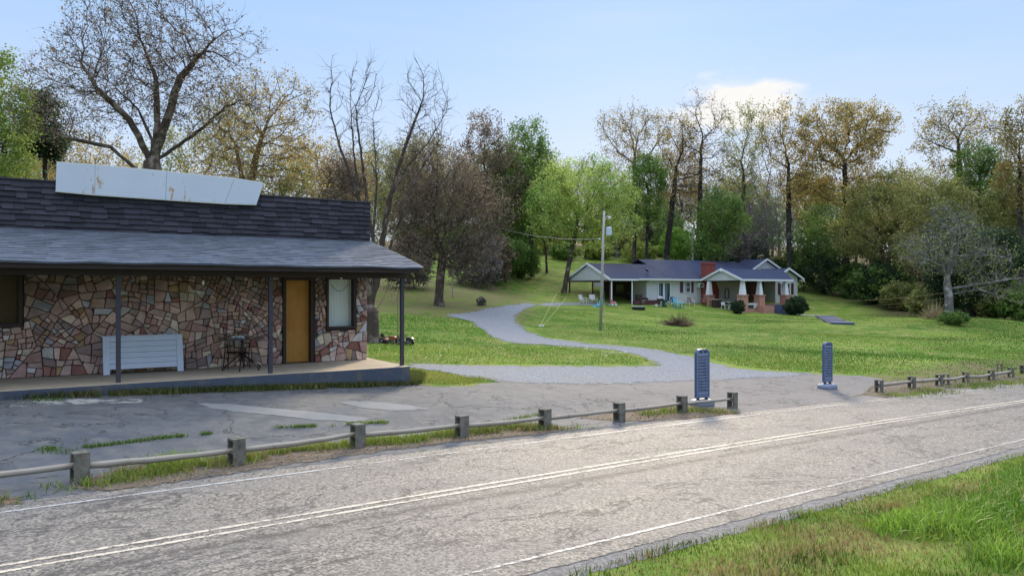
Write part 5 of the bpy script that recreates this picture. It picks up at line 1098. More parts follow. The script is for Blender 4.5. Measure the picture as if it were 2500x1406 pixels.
def blob_points(blobs, N, rr, hollow=.35):
    out = []; vol = np.array([b[3] * b[4] * b[5] for b in blobs]) ** .8; cnt = rr.multinomial(N, vol / vol.sum())
    for b, k in zip(blobs, cnt):
        v = rr.normal(0, 1, (k, 3)); v /= np.linalg.norm(v, axis=1, keepdims=True); r = (hollow + (1 - hollow) * rr.uniform(0, 1, k)) ** .6 * (1 + rr.normal(0, .06, k)); out.append(np.array(b[:3]) + v * r[:, None] * np.array(b[3:]))
    return np.concatenate(out)
COLS = {'spring': ((.13, .20, .04), (.27, .34, .08)), 'ochre': ((.25, .20, .06), (.43, .33, .11)), 'rust': ((.20, .18, .06), (.38, .29, .10)), 'green': ((.09, .17, .04), (.19, .29, .065)), 'lime': ((.26, .34, .07), (.44, .48, .14)), 'dark': ((.025, .05, .025), (.06, .10, .04)), 'olive': ((.18, .21, .06), (.34, .33, .11)),
        'brown': ((.13, .10, .075), (.26, .20, .13)), 'grey': ((.14, .12, .11), (.24, .21, .19)), 'bright': ((.14, .29, .04), (.28, .44, .08)), 'pale': ((.25, .38, .08), (.46, .54, .15))}
def make_tree(label, base, trunk, blobs, seed, cat='tree', name='tree', r0=.3, D=.45, N=1500, bark='bark', tw=1.2, twL=.8, leaf=None, nleaf=0, lsize=.13, lspread=.22, group=None, maxn=7000, up=.1, wob=.25, tip=.012, pexp=2.25, rz=0, twthr=.05, extra=None, hollow=.35, kill=1.3):
    """base: world point; trunk: list of local polylines; blobs: local ellipsoids (cx, cy, cz, rx, ry, rz)"""
    rr = np.random.default_rng(seed); t = thing(name, label, cat, base, rz, group)
    att = blob_points(blobs, N, rr, hollow); pos, par, nch = grow(att, trunk, D, rr, maxn=maxn, up=up, wob=wob, kill=kill)
    n = len(pos); acc = np.zeros(n); leafn = nch == 0; acc[leafn] = tip ** pexp
    for i in range(n - 1, 0, -1):
        if par[i] >= 0: acc[par[i]] += acc[i]
    rad = acc ** (1 / pexp); k0 = r0 / rad[0]; g_ = np.clip((rad - .02) / (rad[0] - .02), 0, 1); rad = rad * (1 + (k0 - 1) * g_ ** .8); fl = np.clip(1 - pos[:, 2] / 1.0, 0, 1); rad = rad * (1 + .35 * fl * fl * (rad > r0 * .6)); rad = np.maximum(rad, tip * .7)
    thick = rad > max(.05, r0 * .2); wood_mesh('trunk', pos, par, rad, M[bark], thick, 9 if r0 > .2 else 6, t); 
    if (~thick & (par >= 0)).any(): wood_mesh('branches', pos, par, rad, M[bark], ~thick, 4, t)
    _, ends = twig_mesh(pos, par, rad, M[bark], rr, t, tw, twL, twthr)
    if leaf and nleaf: leaf_mesh(ends if len(ends) else pos, nleaf, lsize, lspread, COLS[leaf], rr, t)
    if extra: extra(t, ends, pos, rr)
    return t
def pt(u, v, Y, base): p = px(u, v, Y); return tuple(p - np.array(base))
def ptree(label, u, Y, ub, blobs, seed, trunks=None, dep=.8, v=None, **k):
    """tree measured in the photograph: foot column ub at distance Y, crown ellipses (u, v, ru, rv[, dy])"""
    x = (ub - CU) / F * Y; base = (x, Y, G1(x, Y) - .05); B = []
    for b in blobs:
        c = pt(b[0], b[1], Y, base); s = Y / F; dy = b[4] if len(b) > 4 else 0; B.append((c[0], dy, c[2], b[2] * s, min(b[2], b[3] * 1.1) * s * dep, b[3] * s))
    tr = []
    for P in (trunks or [[(ub, None), (u, None)]]):
        L = []
        for q in P:
            if q == 'base' or q[1] is None and not L: L.append((0, 0, 0)); continue
            if q[1] is None: c = blobs[0]; L.append((pt(q[0], c[1] + c[3] * .75, Y, base)[0], 0, pt(q[0], c[1] + c[3] * .75, Y, base)[2])); continue
            c = pt(q[0], q[1], Y, base); L.append((c[0], q[2] if len(q) > 2 else 0, c[2]))
        tr.append(L)
    return make_tree(label, base, tr, B, seed, **k)
M['bark_silver'] = barkmat('bark_silver', (.085, .08, .075), (.21, .20, .19)); M['straw'] = simple('dry_straw', (.36, .28, .16), .9)
# --- big bare tree behind the stone building
ptree('big bare spreading tree rising behind the slanting white sign board', 365, 34, 362, [(350, 150, 230, 180), (200, 270, 130, 110, -1), (520, 250, 110, 110), (130, 150, 60, 50), (340, 60, 190, 120), (570, 120, 80, 80), (600, 250, 70, 80)], 11,
      trunks=[['base', (365, 470), (372, 400)], [(372, 400), (330, 300, -.5), (265, 230, -1)], [(372, 400), (375, 300, .4), (360, 180, .8)], [(372, 400), (405, 300), (440, 190)], [(370, 440), (300, 370, -1), (200, 350, -1.5)], [(372, 400), (460, 310, 1), (520, 260, 1)], [(370, 430), (345, 330, 1), (300, 250, 1.4)], [(440, 190), (520, 120, -.5)]],
      r0=.44, D=.36, N=8500, maxn=20000, tw=2.6, twL=.95, leaf='brown', nleaf=9000, lsize=.055, lspread=.08, bark='bark', tip=.0095, wob=.34, pexp=2.35, hollow=.12)
ptree('wide ochre budding tree behind the right end of the sign board', 640, 46, 600, [(620, 330, 130, 150), (700, 280, 75, 110), (560, 400, 120, 90), (720, 420, 90, 80)], 12, trunks=[['base', (600, 480)], [(600, 480), (640, 330)], [(600, 480), (560, 340, 1)]], r0=.34, D=.42, N=4200, maxn=10000, tw=2.2, twL=.9, leaf='ochre', nleaf=9000, lsize=.07, lspread=.12, bark='bark_warm', wob=.35)
ptree('tall bare multi-stemmed tree by the right end of the building', 930, 31.5, 905, [(875, 290, 45, 140), (905, 240, 35, 110), (812, 250, 30, 120), (1015, 270, 45, 135), (1060, 270, 45, 115), (960, 450, 80, 90), (850, 450, 60, 90)], 13,
      trunks=[['base', (905, 760)], [(905, 760), (920, 640), (900, 520), (885, 400), (868, 260)], [(905, 760), (925, 620, .2), (950, 480, .3), (985, 370), (1030, 250)], [(905, 760), (895, 640, -.3), (880, 500), (830, 360), (805, 260)], [(905, 760), (930, 650, .5), (960, 560, .7), (1010, 430, .7), (1075, 330, .5)], [(905, 780), (950, 700), (985, 640)], [(905, 760), (915, 600, -.4), (925, 450, -.5), (915, 300, -.4)], [(920, 640), (960, 480, -.4), (1000, 330, -.5)], [(880, 500), (860, 380, .4), (850, 250, .5)], [(950, 480), (990, 400, .6), (1040, 340, .8), (1085, 260, .9)]],
      r0=.34, D=.28, N=6500, maxn=14000, tw=1.6, twL=.8, bark='bark', tip=.0075, up=.5, wob=.22, pexp=2.15, hollow=.0, kill=1.15)
ptree('dark dense twiggy tree with a stout black trunk beside the drive', 1080, 58, 1072, [(1075, 480, 115, 120), (1140, 540, 100, 110), (1000, 560, 70, 90), (1090, 600, 120, 70), (1060, 400, 80, 60)], 14, trunks=[['base', (1074, 690), (1080, 620)]], r0=.34, D=.5, N=3400, maxn=10000, tw=5.2, twL=1.3, leaf='brown', nleaf=22000, lsize=.085, lspread=.22, bark='bark', wob=.42, hollow=.15)
ptree('fresh green leafy tree at the left edge behind the stone building', 10, 48, 5, [(10, 290, 75, 130), (-40, 380, 90, 110), (40, 420, 60, 60), (0, 180, 45, 50)], 15, r0=.35, D=.55, N=1500, leaf='spring', nleaf=20000, lsize=.085, lspread=.3, tw=1)
ptree('small dark pine between the green tree and the big bare tree', 110, 52, 112, [(108, 280, 42, 40), (112, 350, 55, 45), (112, 240, 22, 25)], 16, trunks=[['base', (110, 460), (110, 235)]], r0=.16, D=.4, N=700, leaf='dark', nleaf=9000, lsize=.10, lspread=.22, tw=1.5, bark='bark_dark', cat='pine tree', name='pine_tree', up=-.05)
for k, (u, Y, bl, colr, sd_, lab) in enumerate([(230, 66, [(230, 420, 130, 80), (150, 400, 90, 70)], 'ochre', 21, 'low ochre tree behind the left half of the sign board'), (480, 60, [(480, 400, 140, 90), (560, 330, 90, 80)], 'olive', 22, 'olive budding tree directly right of the big bare tree'),
     (800, 70, [(800, 440, 120, 90), (740, 390, 80, 70)], 'ochre', 23, 'pale ochre tree beyond the roof end'), (835, 56, [(835, 460, 55, 60)], 'brown', 24, 'small purplish brown shrub above the parapet end'), (690, 64, [(690, 460, 120, 60)], 'olive', 25, 'low olive thicket tree above the parapet'), (60, 70, [(60, 430, 110, 60)], 'green', 26, 'low green tree above the left end of the parapet')]):
    ptree(lab, u, Y, u, bl, sd_, r0=.22, D=.6, N=1500, maxn=4500, tw=2.2, twL=1.2, leaf=colr, nleaf=7000, lsize=.10, lspread=.25, bark='bark_warm', wob=.35)
# --- trees behind the lawn and the house
T = [
 ('dark brown leafed tree above the dark twiggy tree', 1185, 84, 1190, [(1180, 360, 60, 80), (1200, 450, 90, 110), (1150, 420, 50, 80)], 'brown', 14000, .14, .38, 'bark_dark', 31),
 ('tall green tree with a dark brown top right of the twiggy tree', 1290, 86, 1300, [(1290, 360, 55, 70), (1290, 470, 85, 110), (1250, 400, 60, 70)], 'green', 22000, .15, .38, 'bark', 32),
 ('pale lime tree spreading left of the utility pole', 1410, 80, 1376, [(1440, 470, 115, 90), (1370, 500, 95, 90), (1490, 520, 70, 80), (1420, 560, 120, 50)], 'pale', 30000, .13, .42, 'bark', 33),
 ('yellow green tree behind the lawn slope', 1330, 90, 1335, [(1320, 510, 80, 85), (1350, 440, 60, 60)], 'lime', 16000, .13, .22, 'bark', 34),
 ('tall open crowned tree with tiny ochre leaves above the utility pole', 1550, 96, 1548, [(1550, 330, 95, 75), (1500, 310, 50, 45), (1610, 320, 45, 50), (1550, 420, 70, 50)], 'ochre', 8000, .13, .45, 'bark', 35),
 ('round dark green crown directly behind the utility pole', 1582, 92, 1578, [(1585, 430, 50, 50), (1570, 500, 50, 60)], 'green', 12000, .15, .3, 'bark_dark', 36),
 ('thick leaning trunk tree with brown leaves left of the mast', 1650, 94, 1622, [(1660, 360, 60, 80), (1690, 430, 60, 60), (1640, 450, 50, 60)], 'ochre', 7000, .14, .55, 'bark_dark', 37),
 ('tall bare feathery tree left of the white cloud', 1712, 93, 1705, [(1715, 300, 70, 80), (1710, 400, 90, 90), (1690, 470, 80, 60)], 'brown', 3500, .11, .5, 'bark_dark', 38),
 ('bright green low tree behind the chimney', 1765, 90, 1770, [(1765, 530, 60, 60), (1740, 590, 50, 50)], 'green', 13000, .15, .25, 'bark', 39),
 ('slim olive topped tree right of the feathery bare tree', 1815, 97, 1820, [(1810, 350, 55, 90), (1800, 430, 70, 60), (1840, 300, 40, 60)], 'olive', 8000, .14, .35, 'bark', 40),
 ('bare twiggy tree in the gap left of the tall ochre oaks', 1870, 100, 1870, [(1860, 440, 60, 110), (1890, 520, 50, 60)], 'grey', 2500, .12, .3, 'bark_grey', 41),
 ('tall open ochre oak leaning left over the cross gable', 1925, 92, 1928, [(1930, 340, 65, 100), (1885, 330, 45, 70), (1940, 450, 70, 70)], 'ochre', 9000, .14, .5, 'bark_dark', 42),
 ('broad dense ochre oak, the biggest crown right of the cloud', 2062, 90, 2068, [(2060, 330, 110, 85), (2120, 310, 70, 65), (1990, 340, 60, 70), (2060, 440, 130, 70)], 'ochre', 24000, .15, .6, 'bark_dark', 43),
 ('brownish ochre tree right below the broad oak', 2150, 86, 2155, [(2140, 520, 90, 80), (2200, 470, 60, 70), (2100, 580, 70, 60)], 'olive', 20000, .14, .35, 'bark', 44),
 ('tall gnarled sparse oak near the right edge', 2340, 84, 2345, [(2330, 310, 85, 65), (2280, 350, 50, 50), (2400, 330, 60, 60), (2340, 400, 90, 40)], 'rust', 7000, .14, .5, 'bark_dark', 45),
 ('green ivy covered tree in front of the gnarled oak', 2390, 82, 2392, [(2385, 400, 60, 50), (2400, 470, 80, 60)], 'green', 16000, .14, .35, 'bark', 46),
 ('olive brown tree filling the space above the bare grey tree', 2300, 80, 2298, [(2290, 510, 90, 80), (2380, 560, 90, 70), (2240, 600, 60, 60)], 'olive', 24000, .14, .35, 'bark', 47),
 ('dark trunked tree cut by the right edge', 2490, 72, 2493, [(2500, 330, 60, 80), (2520, 450, 70, 90)], 'rust', 12000, .13, .38, 'bark_dark', 48),
 ('olive tree at the right edge beside the dark cedar', 2470, 76, 2465, [(2460, 540, 70, 80), (2440, 620, 60, 60)], 'olive', 16000, .13, .3, 'bark', 49),
 ('green understory tree behind the right end of the house', 2010, 94, 2010, [(2000, 600, 70, 70), (1950, 640, 50, 50)], 'green', 14000, .15, .22, 'bark', 50),
 ('grey brown bare tree behind the cross gable', 1830, 96, 1835, [(1840, 560, 70, 70), (1800, 600, 60, 50)], 'grey', 6000, .13, .25, 'bark_grey', 51),
 ('drab olive tree between the ochre oak and the grey bare tree', 2200, 88, 2205, [(2210, 640, 80, 60), (2170, 600, 60, 60)], 'brown', 14000, .14, .25, 'bark', 52),
 ('green tree at the wood edge left of the carport', 1255, 92, 1262, [(1250, 570, 60, 60)], 'green', 12000, .15, .2, 'bark', 53),
 ('dark green young tree under the tall green one', 1230, 80, 1235, [(1235, 620, 45, 35)], 'green', 7000, .13, .15, 'bark_dark', 54),
]
for lab, u, Y, ub, bl, colr, nl, ls, r0, bk, sd_ in T:
    big = nl < 9500
    ptree(lab, u, Y, ub, bl, sd_, r0=r0 * .62, D=.7, N=1500, maxn=5200, tw=2.2, twL=1.3, leaf=colr, nleaf=int(nl * (.8 if big else .95)), lsize=ls * .82, lspread=.26, bark=bk, tip=.017, wob=.38, twthr=.08)
# --- bare grey tree on the right lawn, dark cedar behind it
ptree('bare silvery grey tree with long low limbs on the right of the lawn', 2330, 56.5, 2318, [(2330, 600, 90, 80), (2400, 640, 80, 50), (2250, 610, 60, 50), (2430, 700, 80, 30), (2320, 540, 60, 50)], 61,
      trunks=[['base', (2316, 720), (2312, 690)], [(2312, 690), (2325, 600), (2340, 540)], [(2312, 690), (2345, 620, .5), (2355, 560, .6)], [(2314, 700), (2400, 690, -1), (2500, 672, -1.5)], [(2316, 715), (2370, 705, -1), (2430, 735, -2), (2500, 745, -2.5)], [(2312, 690), (2290, 650, -.6), (2230, 630, -1)], [(2325, 620), (2400, 625, -.8), (2440, 632, -1)]],
      r0=.30, D=.36, N=3400, maxn=10000, tw=3.0, twL=1.1, leaf='olive', nleaf=3500, lsize=.07, bark='bark_silver', tip=.012, wob=.38, pexp=2.15)
ptree('dark blackish cedar behind the bare silvery tree', 2370, 66, 2372, [(2375, 650, 95, 70), (2330, 600, 65, 60), (2430, 630, 60, 70), (2380, 705, 95, 50), (2300, 690, 40, 40)], 62, trunks=[['base', (2372, 560)]], r0=.3, D=.5, N=1300, maxn=4000, tw=1.5, leaf='dark', nleaf=60000, lsize=.11, lspread=.35, bark='bark_dark', name='cedar_tree', cat='cedar')
# --- filler trees of the wood, three sources copied
protos = []
for k, (colr, nl, bl, r0, H_) in enumerate([('olive', 15000, [(0, 0, 12, 4.5, 4, 5), (1.5, 0, 8, 4, 4, 3.5)], .3, 0), ('brown', 8000, [(0, 0, 13, 4, 4, 5.5), (-1, 0, 8.5, 4, 3.5, 3.5)], .32, 0), ('green', 15000, [(0, 0, 9, 4, 4, 4.5), (0, 0, 5.5, 4, 4, 3)], .25, 0), ('grey', 1500, [(0, 0, 12, 4, 4, 6.5), (0, 0, 7, 4.5, 4, 3)], .25, 0)]):
    lab = ['background tree with an olive crown deep in the wood', 'background tree with a thin brown crown deep in the wood', 'background tree with a green crown deep in the wood', 'bare grey background tree deep in the wood'][k]
    x, y = -70 + 6 * k, 100; t = make_tree(lab, (x, y, G1(x, y)), [[(0, 0, 0), (.2, 0, 5 if k != 2 else 3)]], bl, 90 + k, r0=r0, D=.75, N=1100, maxn=3600, tw=2.4, twL=1.4, leaf=colr, nleaf=int(nl * .6), lsize=.14, lspread=.35, bark='bark' if k != 3 else 'bark_grey', tip=.022, wob=.38, twthr=.09)
    t['group'] = 'trees of the wood behind, ' + ['olive', 'brown', 'green', 'bare grey'][k]; protos.append((t, lab, t['group']))
fr = random.Random(5); used = [False] * 4
rows = []
for u in range(930, 2640, 62): rows.append((u + fr.uniform(-22, 22), fr.uniform(106, 118), fr.uniform(.78, 1.05)))
for u in range(900, 2700, 62): rows.append((u + fr.uniform(-25, 25), fr.uniform(124, 140), fr.uniform(.7, .95)))
for u in range(-60, 930, 75): rows.append((u + fr.uniform(-22, 22), fr.uniform(74, 96), fr.uniform(.5, .68)))
for u, Y, s in rows:
    k = fr.choices([0, 1, 2, 3], [3.4, 1.8, 3.6, 1.6])[0]
    if 1560 < u < 1640 and Y < 125: s *= .6
    x = (u - CU) / F * Y; t, lab, grp = protos[k]
    if not used[k]: t.location = (x, Y, G1(x, Y) - .1); t.scale = (s,) * 3; used[k] = True
    else: copy_thing(t, lab, (x, Y, G1(x, Y) - .1), fr.uniform(0, 6.28), s, grp)
# --- bushes
def bush(label, u, v, rx, rzz, colr, seed, n=9000, ls=.05, group=None, Yv=None, name='bush', cat='bush', twc=None, ry=None):
    p = gp(u, v) if Yv is None else Vector(((u - CU) / F * Yv, Yv, G1((u - CU) / F * Yv, Yv))); rr = np.random.default_rng(seed); t = thing(name, label, cat, (p[0], p[1], p[2] - .03), 0, group)
    att = blob_points([(0, 0, rzz, rx, ry or rx, rzz)], 500, rr, .3); att = att[att[:, 2] > .05]
    pos, par, nch = grow(att, [[(0, 0, 0), (0, 0, rzz * .3)]], max(.1, rx * .13), rr, maxn=1500, up=.05); rad = np.where(nch == 0, .008, .016); rad[:3] = .04
    wood_mesh('stem', pos, par, rad, M['bark_dark'], par >= 0, 4, t)
    _, ends = twig_mesh(pos, par, rad, M['bark_dark'], rr, t, 1.2, rx * .2, .02); leaf_mesh(np.concatenate([ends, pos]), n, ls, rx * .05, COLS[colr], rr, t, name='foliage', clump=rx * .4); return t
bush('round clipped dark bush at the right end of the house', 1944, 770, 1.2, 1.0, 'dark', 71, 16000, .06)
bush('small rounded bush in front of the porch by the second brick pier', 1801, 766, 0.72, .72, 'dark', 72, 9000, .05)
def brushpile(label, u, v, rx, h, n, seed, mat='bark_warm', name='brush_pile', cat='brush pile'):
    p = gp(u, v); rr = np.random.default_rng(seed); m = MB()
    for k in range(n):
        a = rr.uniform(0, 6.28); e = abs(rr.normal(0, .5)); L = rr.uniform(.4, 1) * rx * 1.2; b = Vector((rr.normal(0, rx * .28), rr.normal(0, rx * .22), 0)); d = Vector((math.cos(a) * math.cos(e), math.sin(a) * math.cos(e), math.sin(e) * h / rx * 1.3))
        m.tube([b, b + d * L * .5 + Vector((0, 0, .05)), b + d * L], [.02, .014, .006], 4)
    o = m.build(name, M[mat]); o.location = p; tag(o, label, cat); return o
brushpile('low pile of dry brush and weeds in the middle of the lawn', 1655, 795, 1.1, .75, 420, 5)
brushpile('dry grass clump at the left foot of the silvery tree', 2282, 778, .9, 1.3, 300, 6, 'straw' if 'straw' in M else 'bark_warm', 'dry_grass_clump', 'dry grass')
for k, (u, v, rx, h, colr, Yv, lab) in enumerate([(1265, 0, 2.6, 1.9, 'green', 84, 'green shrub at the foot of the wood left of the carport'), (1905, 0, 3.0, 1.8, 'dark', 96, 'dark shrub behind the middle of the house'), (2010, 0, 3.4, 2.4, 'dark', 92, 'dark shrub at the wood edge right of the house'), (2080, 0, 3.0, 2.2, 'green', 90, 'green shrub at the wood edge below the broad oak'),
      (2150, 0, 2.8, 2.6, 'dark', 84, 'tall dark shrub at the wood edge right of the wires'), (2210, 0, 2.6, 1.6, 'olive', 80, 'olive shrub left of the silvery tree'), (2270, 0, 2.0, 1.3, 'olive', 68, 'low olive shrub behind the silvery tree on its left'), (2330, 793, 1.1, .5, 'green', None, 'low green growth round the foot of the silvery tree'), (2420, 0, 2.2, 1.3, 'olive', 66, 'olive shrub under the low limbs of the silvery tree'),
      (2480, 0, 2.2, 1.6, 'green', 64, 'green shrub at the right edge of the lawn'), (1380, 0, 2.2, 1.2, 'green', 104, 'green shrub beyond the top of the lawn slope'), (1460, 0, 2.4, 1.3, 'lime', 106, 'yellow green shrub beyond the carport roof'), (1560, 0, 2.6, 1.5, 'lime', 104, 'yellow green shrub beyond the house roof'), (1650, 0, 2.4, 2.8, 'bright', 102, 'bright green young bush beyond the house roof'),
      (1225, 0, 3.2, 2.0, 'green', 108, 'green shrub beyond the brow behind the thicket'), (1310, 0, 2.6, 1.3, 'lime', 110, 'lime green shrub on the brow left of the lime tree trunk'), (1725, 0, 2.6, 2.4, 'dark', 100, 'dark bush beyond the chimney'), (1000, 0, 2.5, 2.5, 'grey', 66, 'grey brown thicket behind the multi-stemmed tree'), (1160, 0, 3.0, 2.6, 'grey', 74, 'grey brown thicket right of the dark twiggy tree'), (1205, 0, 2.4, 2.8, 'brown', 78, 'brown thicket at the top of the rough slope'), (1175, 745, .45, .35, 'grey', None, 'dry weed clump by the drive bend'), (1430, 848, .0, 0, '', None, '')]):
    if not lab: continue
    bush(lab, u, v, rx, h, colr, 110 + k, 9000 if rx > 1 else 1500, .11 if rx > 1.5 else .045, None, Yv)
fr = random.Random(15)
for k in range(34):
    u = fr.uniform(1000, 2560); Y = fr.uniform(98, 120) if u < 2050 else fr.uniform(80, 108)
    if 1210 < u < 1700: Y = fr.uniform(112, 124)
    x = (u - CU) / F * Y; kk = k % 3
    if k < 3: bp = bush(['olive thicket low among the background trunks', 'green thicket low among the background trunks', 'dark green thicket low among the background trunks'][k], u, 0, 3.4, 2.4, ['olive', 'green', 'dark'][k], 140 + k, 7000, .14, ['olive', 'green', 'dark green'][k] + ' thickets among the trunks', Y); protos.append(bp)
    else: bp = protos[4 + kk]; copy_thing(bp, bp['label'], (x, Y, G1(x, Y)), fr.uniform(0, 6), fr.uniform(.6, 1.15), bp['group'])
#==GRASS==

# ------------------------------------------------------------------ grass
def blades(name, P, h, w, cols, label, seed=1, lean=.35, mat='grass', parent=None, droop=.5, sc=1.3, dryf=.16, vr=(.6, 1.3)):
    rr = np.random.default_rng(seed); n = len(P); h = np.asarray(h) * rr.uniform(.55, 1.25, n); a = rr.uniform(0, 2 * math.pi, n); la = rr.uniform(0, 2 * math.pi, n); ln = np.abs(rr.normal(0, lean, n)) * h
    wv = np.stack([np.cos(a), np.sin(a), np.zeros(n)], 1) * (w * rr.uniform(.6, 1.3, n))[:, None]; lv = np.stack([np.cos(la) * ln, np.sin(la) * ln, np.zeros(n)], 1); z = np.zeros((n, 3)); z[:, 2] = h
    V = np.stack([P - wv, P + wv, P + z * .55 + lv * .35 + wv * .7, P + z * .55 + lv * .35 - wv * .7, P + z * (1 - droop * .15) + lv], 1).reshape(-1, 3); b = (np.arange(n) * 5)[:, None]
    Q = np.concatenate([b + 0, b + 1, b + 2, b + 3], 1); T = np.concatenate([b + 3, b + 2, b + 4], 1)
    cols = np.array(cols); q = P / sc; t = np.clip(.5 + .4 * np.sin(q[:, 0] * 1.7 + 2 * np.sin(q[:, 1])) + rr.normal(0, .25, n), 0, 1)[:, None]; c = (cols[0] * (1 - t) + cols[1] * t) * rr.uniform(vr[0], vr[1], n)[:, None]
    if len(cols) > 2: m_ = rr.uniform(0, 1, n) < dryf * (1 + 1.6 * np.sin(q[:, 0] * .9 + 1) * np.sin(q[:, 1] * 1.2)); c[m_] = cols[2] * rr.uniform(.7, 1.2, m_.sum())[:, None]
    o = raw_mesh(name, V, [Q, T], M[mat], col=np.repeat(c, 5, axis=0), parent=parent); tag(o, label, 'grass', kind='stuff'); return o
def scatter(poly, dens, seed, z=0.0):
    rr = np.random.default_rng(seed); P = np.array([p[:2] for p in poly]); lo, hi = P.min(0), P.max(0); n = int((hi - lo).prod() * dens); X = rr.uniform(lo[0], hi[0], n); Y = rr.uniform(lo[1], hi[1], n); k = inpoly(X, Y, [tuple(p) for p in P]); X, Y = X[k], Y[k]; return np.stack([X, Y, gz(X, Y) + z], 1)
GC = [(.08, .15, .015), (.22, .30, .04), (.30, .24, .11)]; GDRY = [(.16, .15, .05), (.28, .24, .10), (.12, .17, .03)]; GB = [(.08, .20, .012), (.25, .39, .05), (.4, .42, .14)]
nz2 = lambda x, y, s, o: np.sin(x * s + o + 1.7 * np.sin(y * s * .8)) * np.sin(y * s * 1.1 + 2 * o)
# near bank
s0, s1 = -6, 34
bank = [st2xy(s, float(tn(s)) - .52) for s in np.linspace(s0, s1, 20)] + [st2xy(s1, -16), st2xy(s0, -16)]
P = scatter(bank, 1200, 1); rad_ = np.hypot(P[:, 0], P[:, 1]); u_ = CU + F * P[:, 0] / np.maximum(P[:, 1], .1); v_ = CV + F * (CZ - P[:, 2]) / np.maximum(P[:, 1], .1); k = ((P[:, 1] > 1) & (u_ > 900) & (u_ < 2800) & (v_ < 1800)) | (np.random.default_rng(77).uniform(0, 1, len(P)) < .35); P = P[k]
rs = np.random.default_rng(3); dense = np.clip(.75 + .5 * nz2(P[:, 0], P[:, 1], 1.1, 1), .15, 1); P = P[rs.uniform(0, 1, len(P)) < dense]
tt = st(P[:, 0], P[:, 1])[1]
blades('bank_grass', P, .055 + .06 * np.clip(nz2(P[:, 0], P[:, 1], 3.3, 2) * 1.3, 0, 1) - .02 * (tt > -7.0), .0055, [(.05, .10, .01), (.20, .26, .035), (.30, .22, .10)], 'short patchy grass with dry patches on the near road bank', 2, .6, sc=.5, dryf=.34)
P2 = scatter(bank, 3000 // 2, 5); u_ = CU + F * P2[:, 0] / np.maximum(P2[:, 1], .1); v_ = CV + F * (CZ - P2[:, 2]) / np.maximum(P2[:, 1], .1)
def clump(u0, v0, ru, rv): return np.exp(-(((u_ - u0) / ru) ** 2 + ((v_ - v0) / rv) ** 2))
w_ = np.clip(clump(2340, 1265, 130, 55) + clump(2500, 1200, 80, 60) + .8 * clump(2200, 1290, 80, 25) + .8 * clump(2450, 1370, 80, 40), 0, 1) ; w_ *= (P2[:, 1] > 1)
k = (np.random.default_rng(8).uniform(0, 1, len(P2)) < w_ * .9) & (w_ > .25); P2, hh = P2[k], w_[k]
blades('tall_grass', P2, .06 + .16 * hh, .007, GB, 'tall fresh green grass clumps in the roadside ditch', 4, .75, droop=1.2)
# tufts of the verge under the rails and along the slab, cracks of the lot
def line_tufts(pts, width, dens, seed, jitter=0):
    out = []; rr = np.random.default_rng(seed); W = [gp(u, v) for u, v in pts]
    for a, b in zip(W[:-1], W[1:]):
        L = (b - a).length; n = int(L * dens); f = rr.uniform(0, 1, n); x = a.x + (b.x - a.x) * f + rr.normal(0, width, n); y = a.y + (b.y - a.y) * f + rr.normal(0, width, n); out.append(np.stack([x, y], 1))
    o = np.concatenate(out); k = (nz2(o[:, 0], o[:, 1], 2.1, seed) + .5 * nz2(o[:, 0], o[:, 1], 7, 3)) > (-.25 if seed not in (8, 9) else -.75); o = o[k]; return np.stack([o[:, 0], o[:, 1], gz(o[:, 0], o[:, 1]) + .01], 1)
VP = [line_tufts([(170, 1190), (330, 1165), (480, 1140), (577, 1128), (700, 1102), (873, 1084), (1000, 1078), (1128, 1058), (1330, 1046), (1400, 1046)], .16, 1000, 1), line_tufts([(300, 1150), (420, 1140)], .22, 900, 2), line_tufts([(1180, 1050), (1330, 1044)], .2, 500, 3), line_tufts([(1560, 1015), (1665, 1003), (1790, 1010)], .2, 420, 4), line_tufts([(-60, 1232), (50, 1222)], .12, 700, 5),
      line_tufts([(2170, 968), (2280, 955), (2400, 942), (2520, 930)], .35, 380, 6), line_tufts([(2220, 935), (2350, 925), (2480, 912)], .5, 260, 7)]
P = np.concatenate(VP); blades('verge_grass', P, .125, .007, GC, 'ragged grass tufts along the foot of the low rails', 6, .6)
P = line_tufts([(400, 1134), (470, 1132)], .16, 900, 12); blades('verge_tuft', P, .19, .008, [(.18, .30, .04), (.34, .42, .09)], 'taller pale green tuft right of the first block post', 7, .5)
P = np.concatenate([line_tufts([(-80, 978), (0, 971), (200, 966), (440, 957), (660, 950), (850, 944), (1004, 937), (1012, 915)], .12, 2600, 8), line_tufts([(-80, 976), (250, 962), (440, 956)], .12, 500, 9)])
blades('slab_edge_grass', P, .15, .009, [(.06, .09, .02), (.13, .17, .04), (.2, .15, .07)], 'dark weeds growing along the foot of the porch slab', 9, .6)
P = np.concatenate([line_tufts([(110, 1098), (230, 1092), (420, 1068), (620, 1050), (800, 1040), (940, 1032)], .03, 500, 10), line_tufts([(100, 1100), (180, 1105)], .10, 300, 11), line_tufts([(60, 982), (200, 974)], .12, 260, 13), line_tufts([(930, 1032), (950, 1031)], .06, 800, 14), line_tufts([(1240, 1028), (1330, 1010)], .05, 200, 15)])
blades('crack_grass', P, .065, .006, [(.09, .17, .03), (.2, .28, .05)], 'thin grass growing in the long crack across the lot', 11, .6)
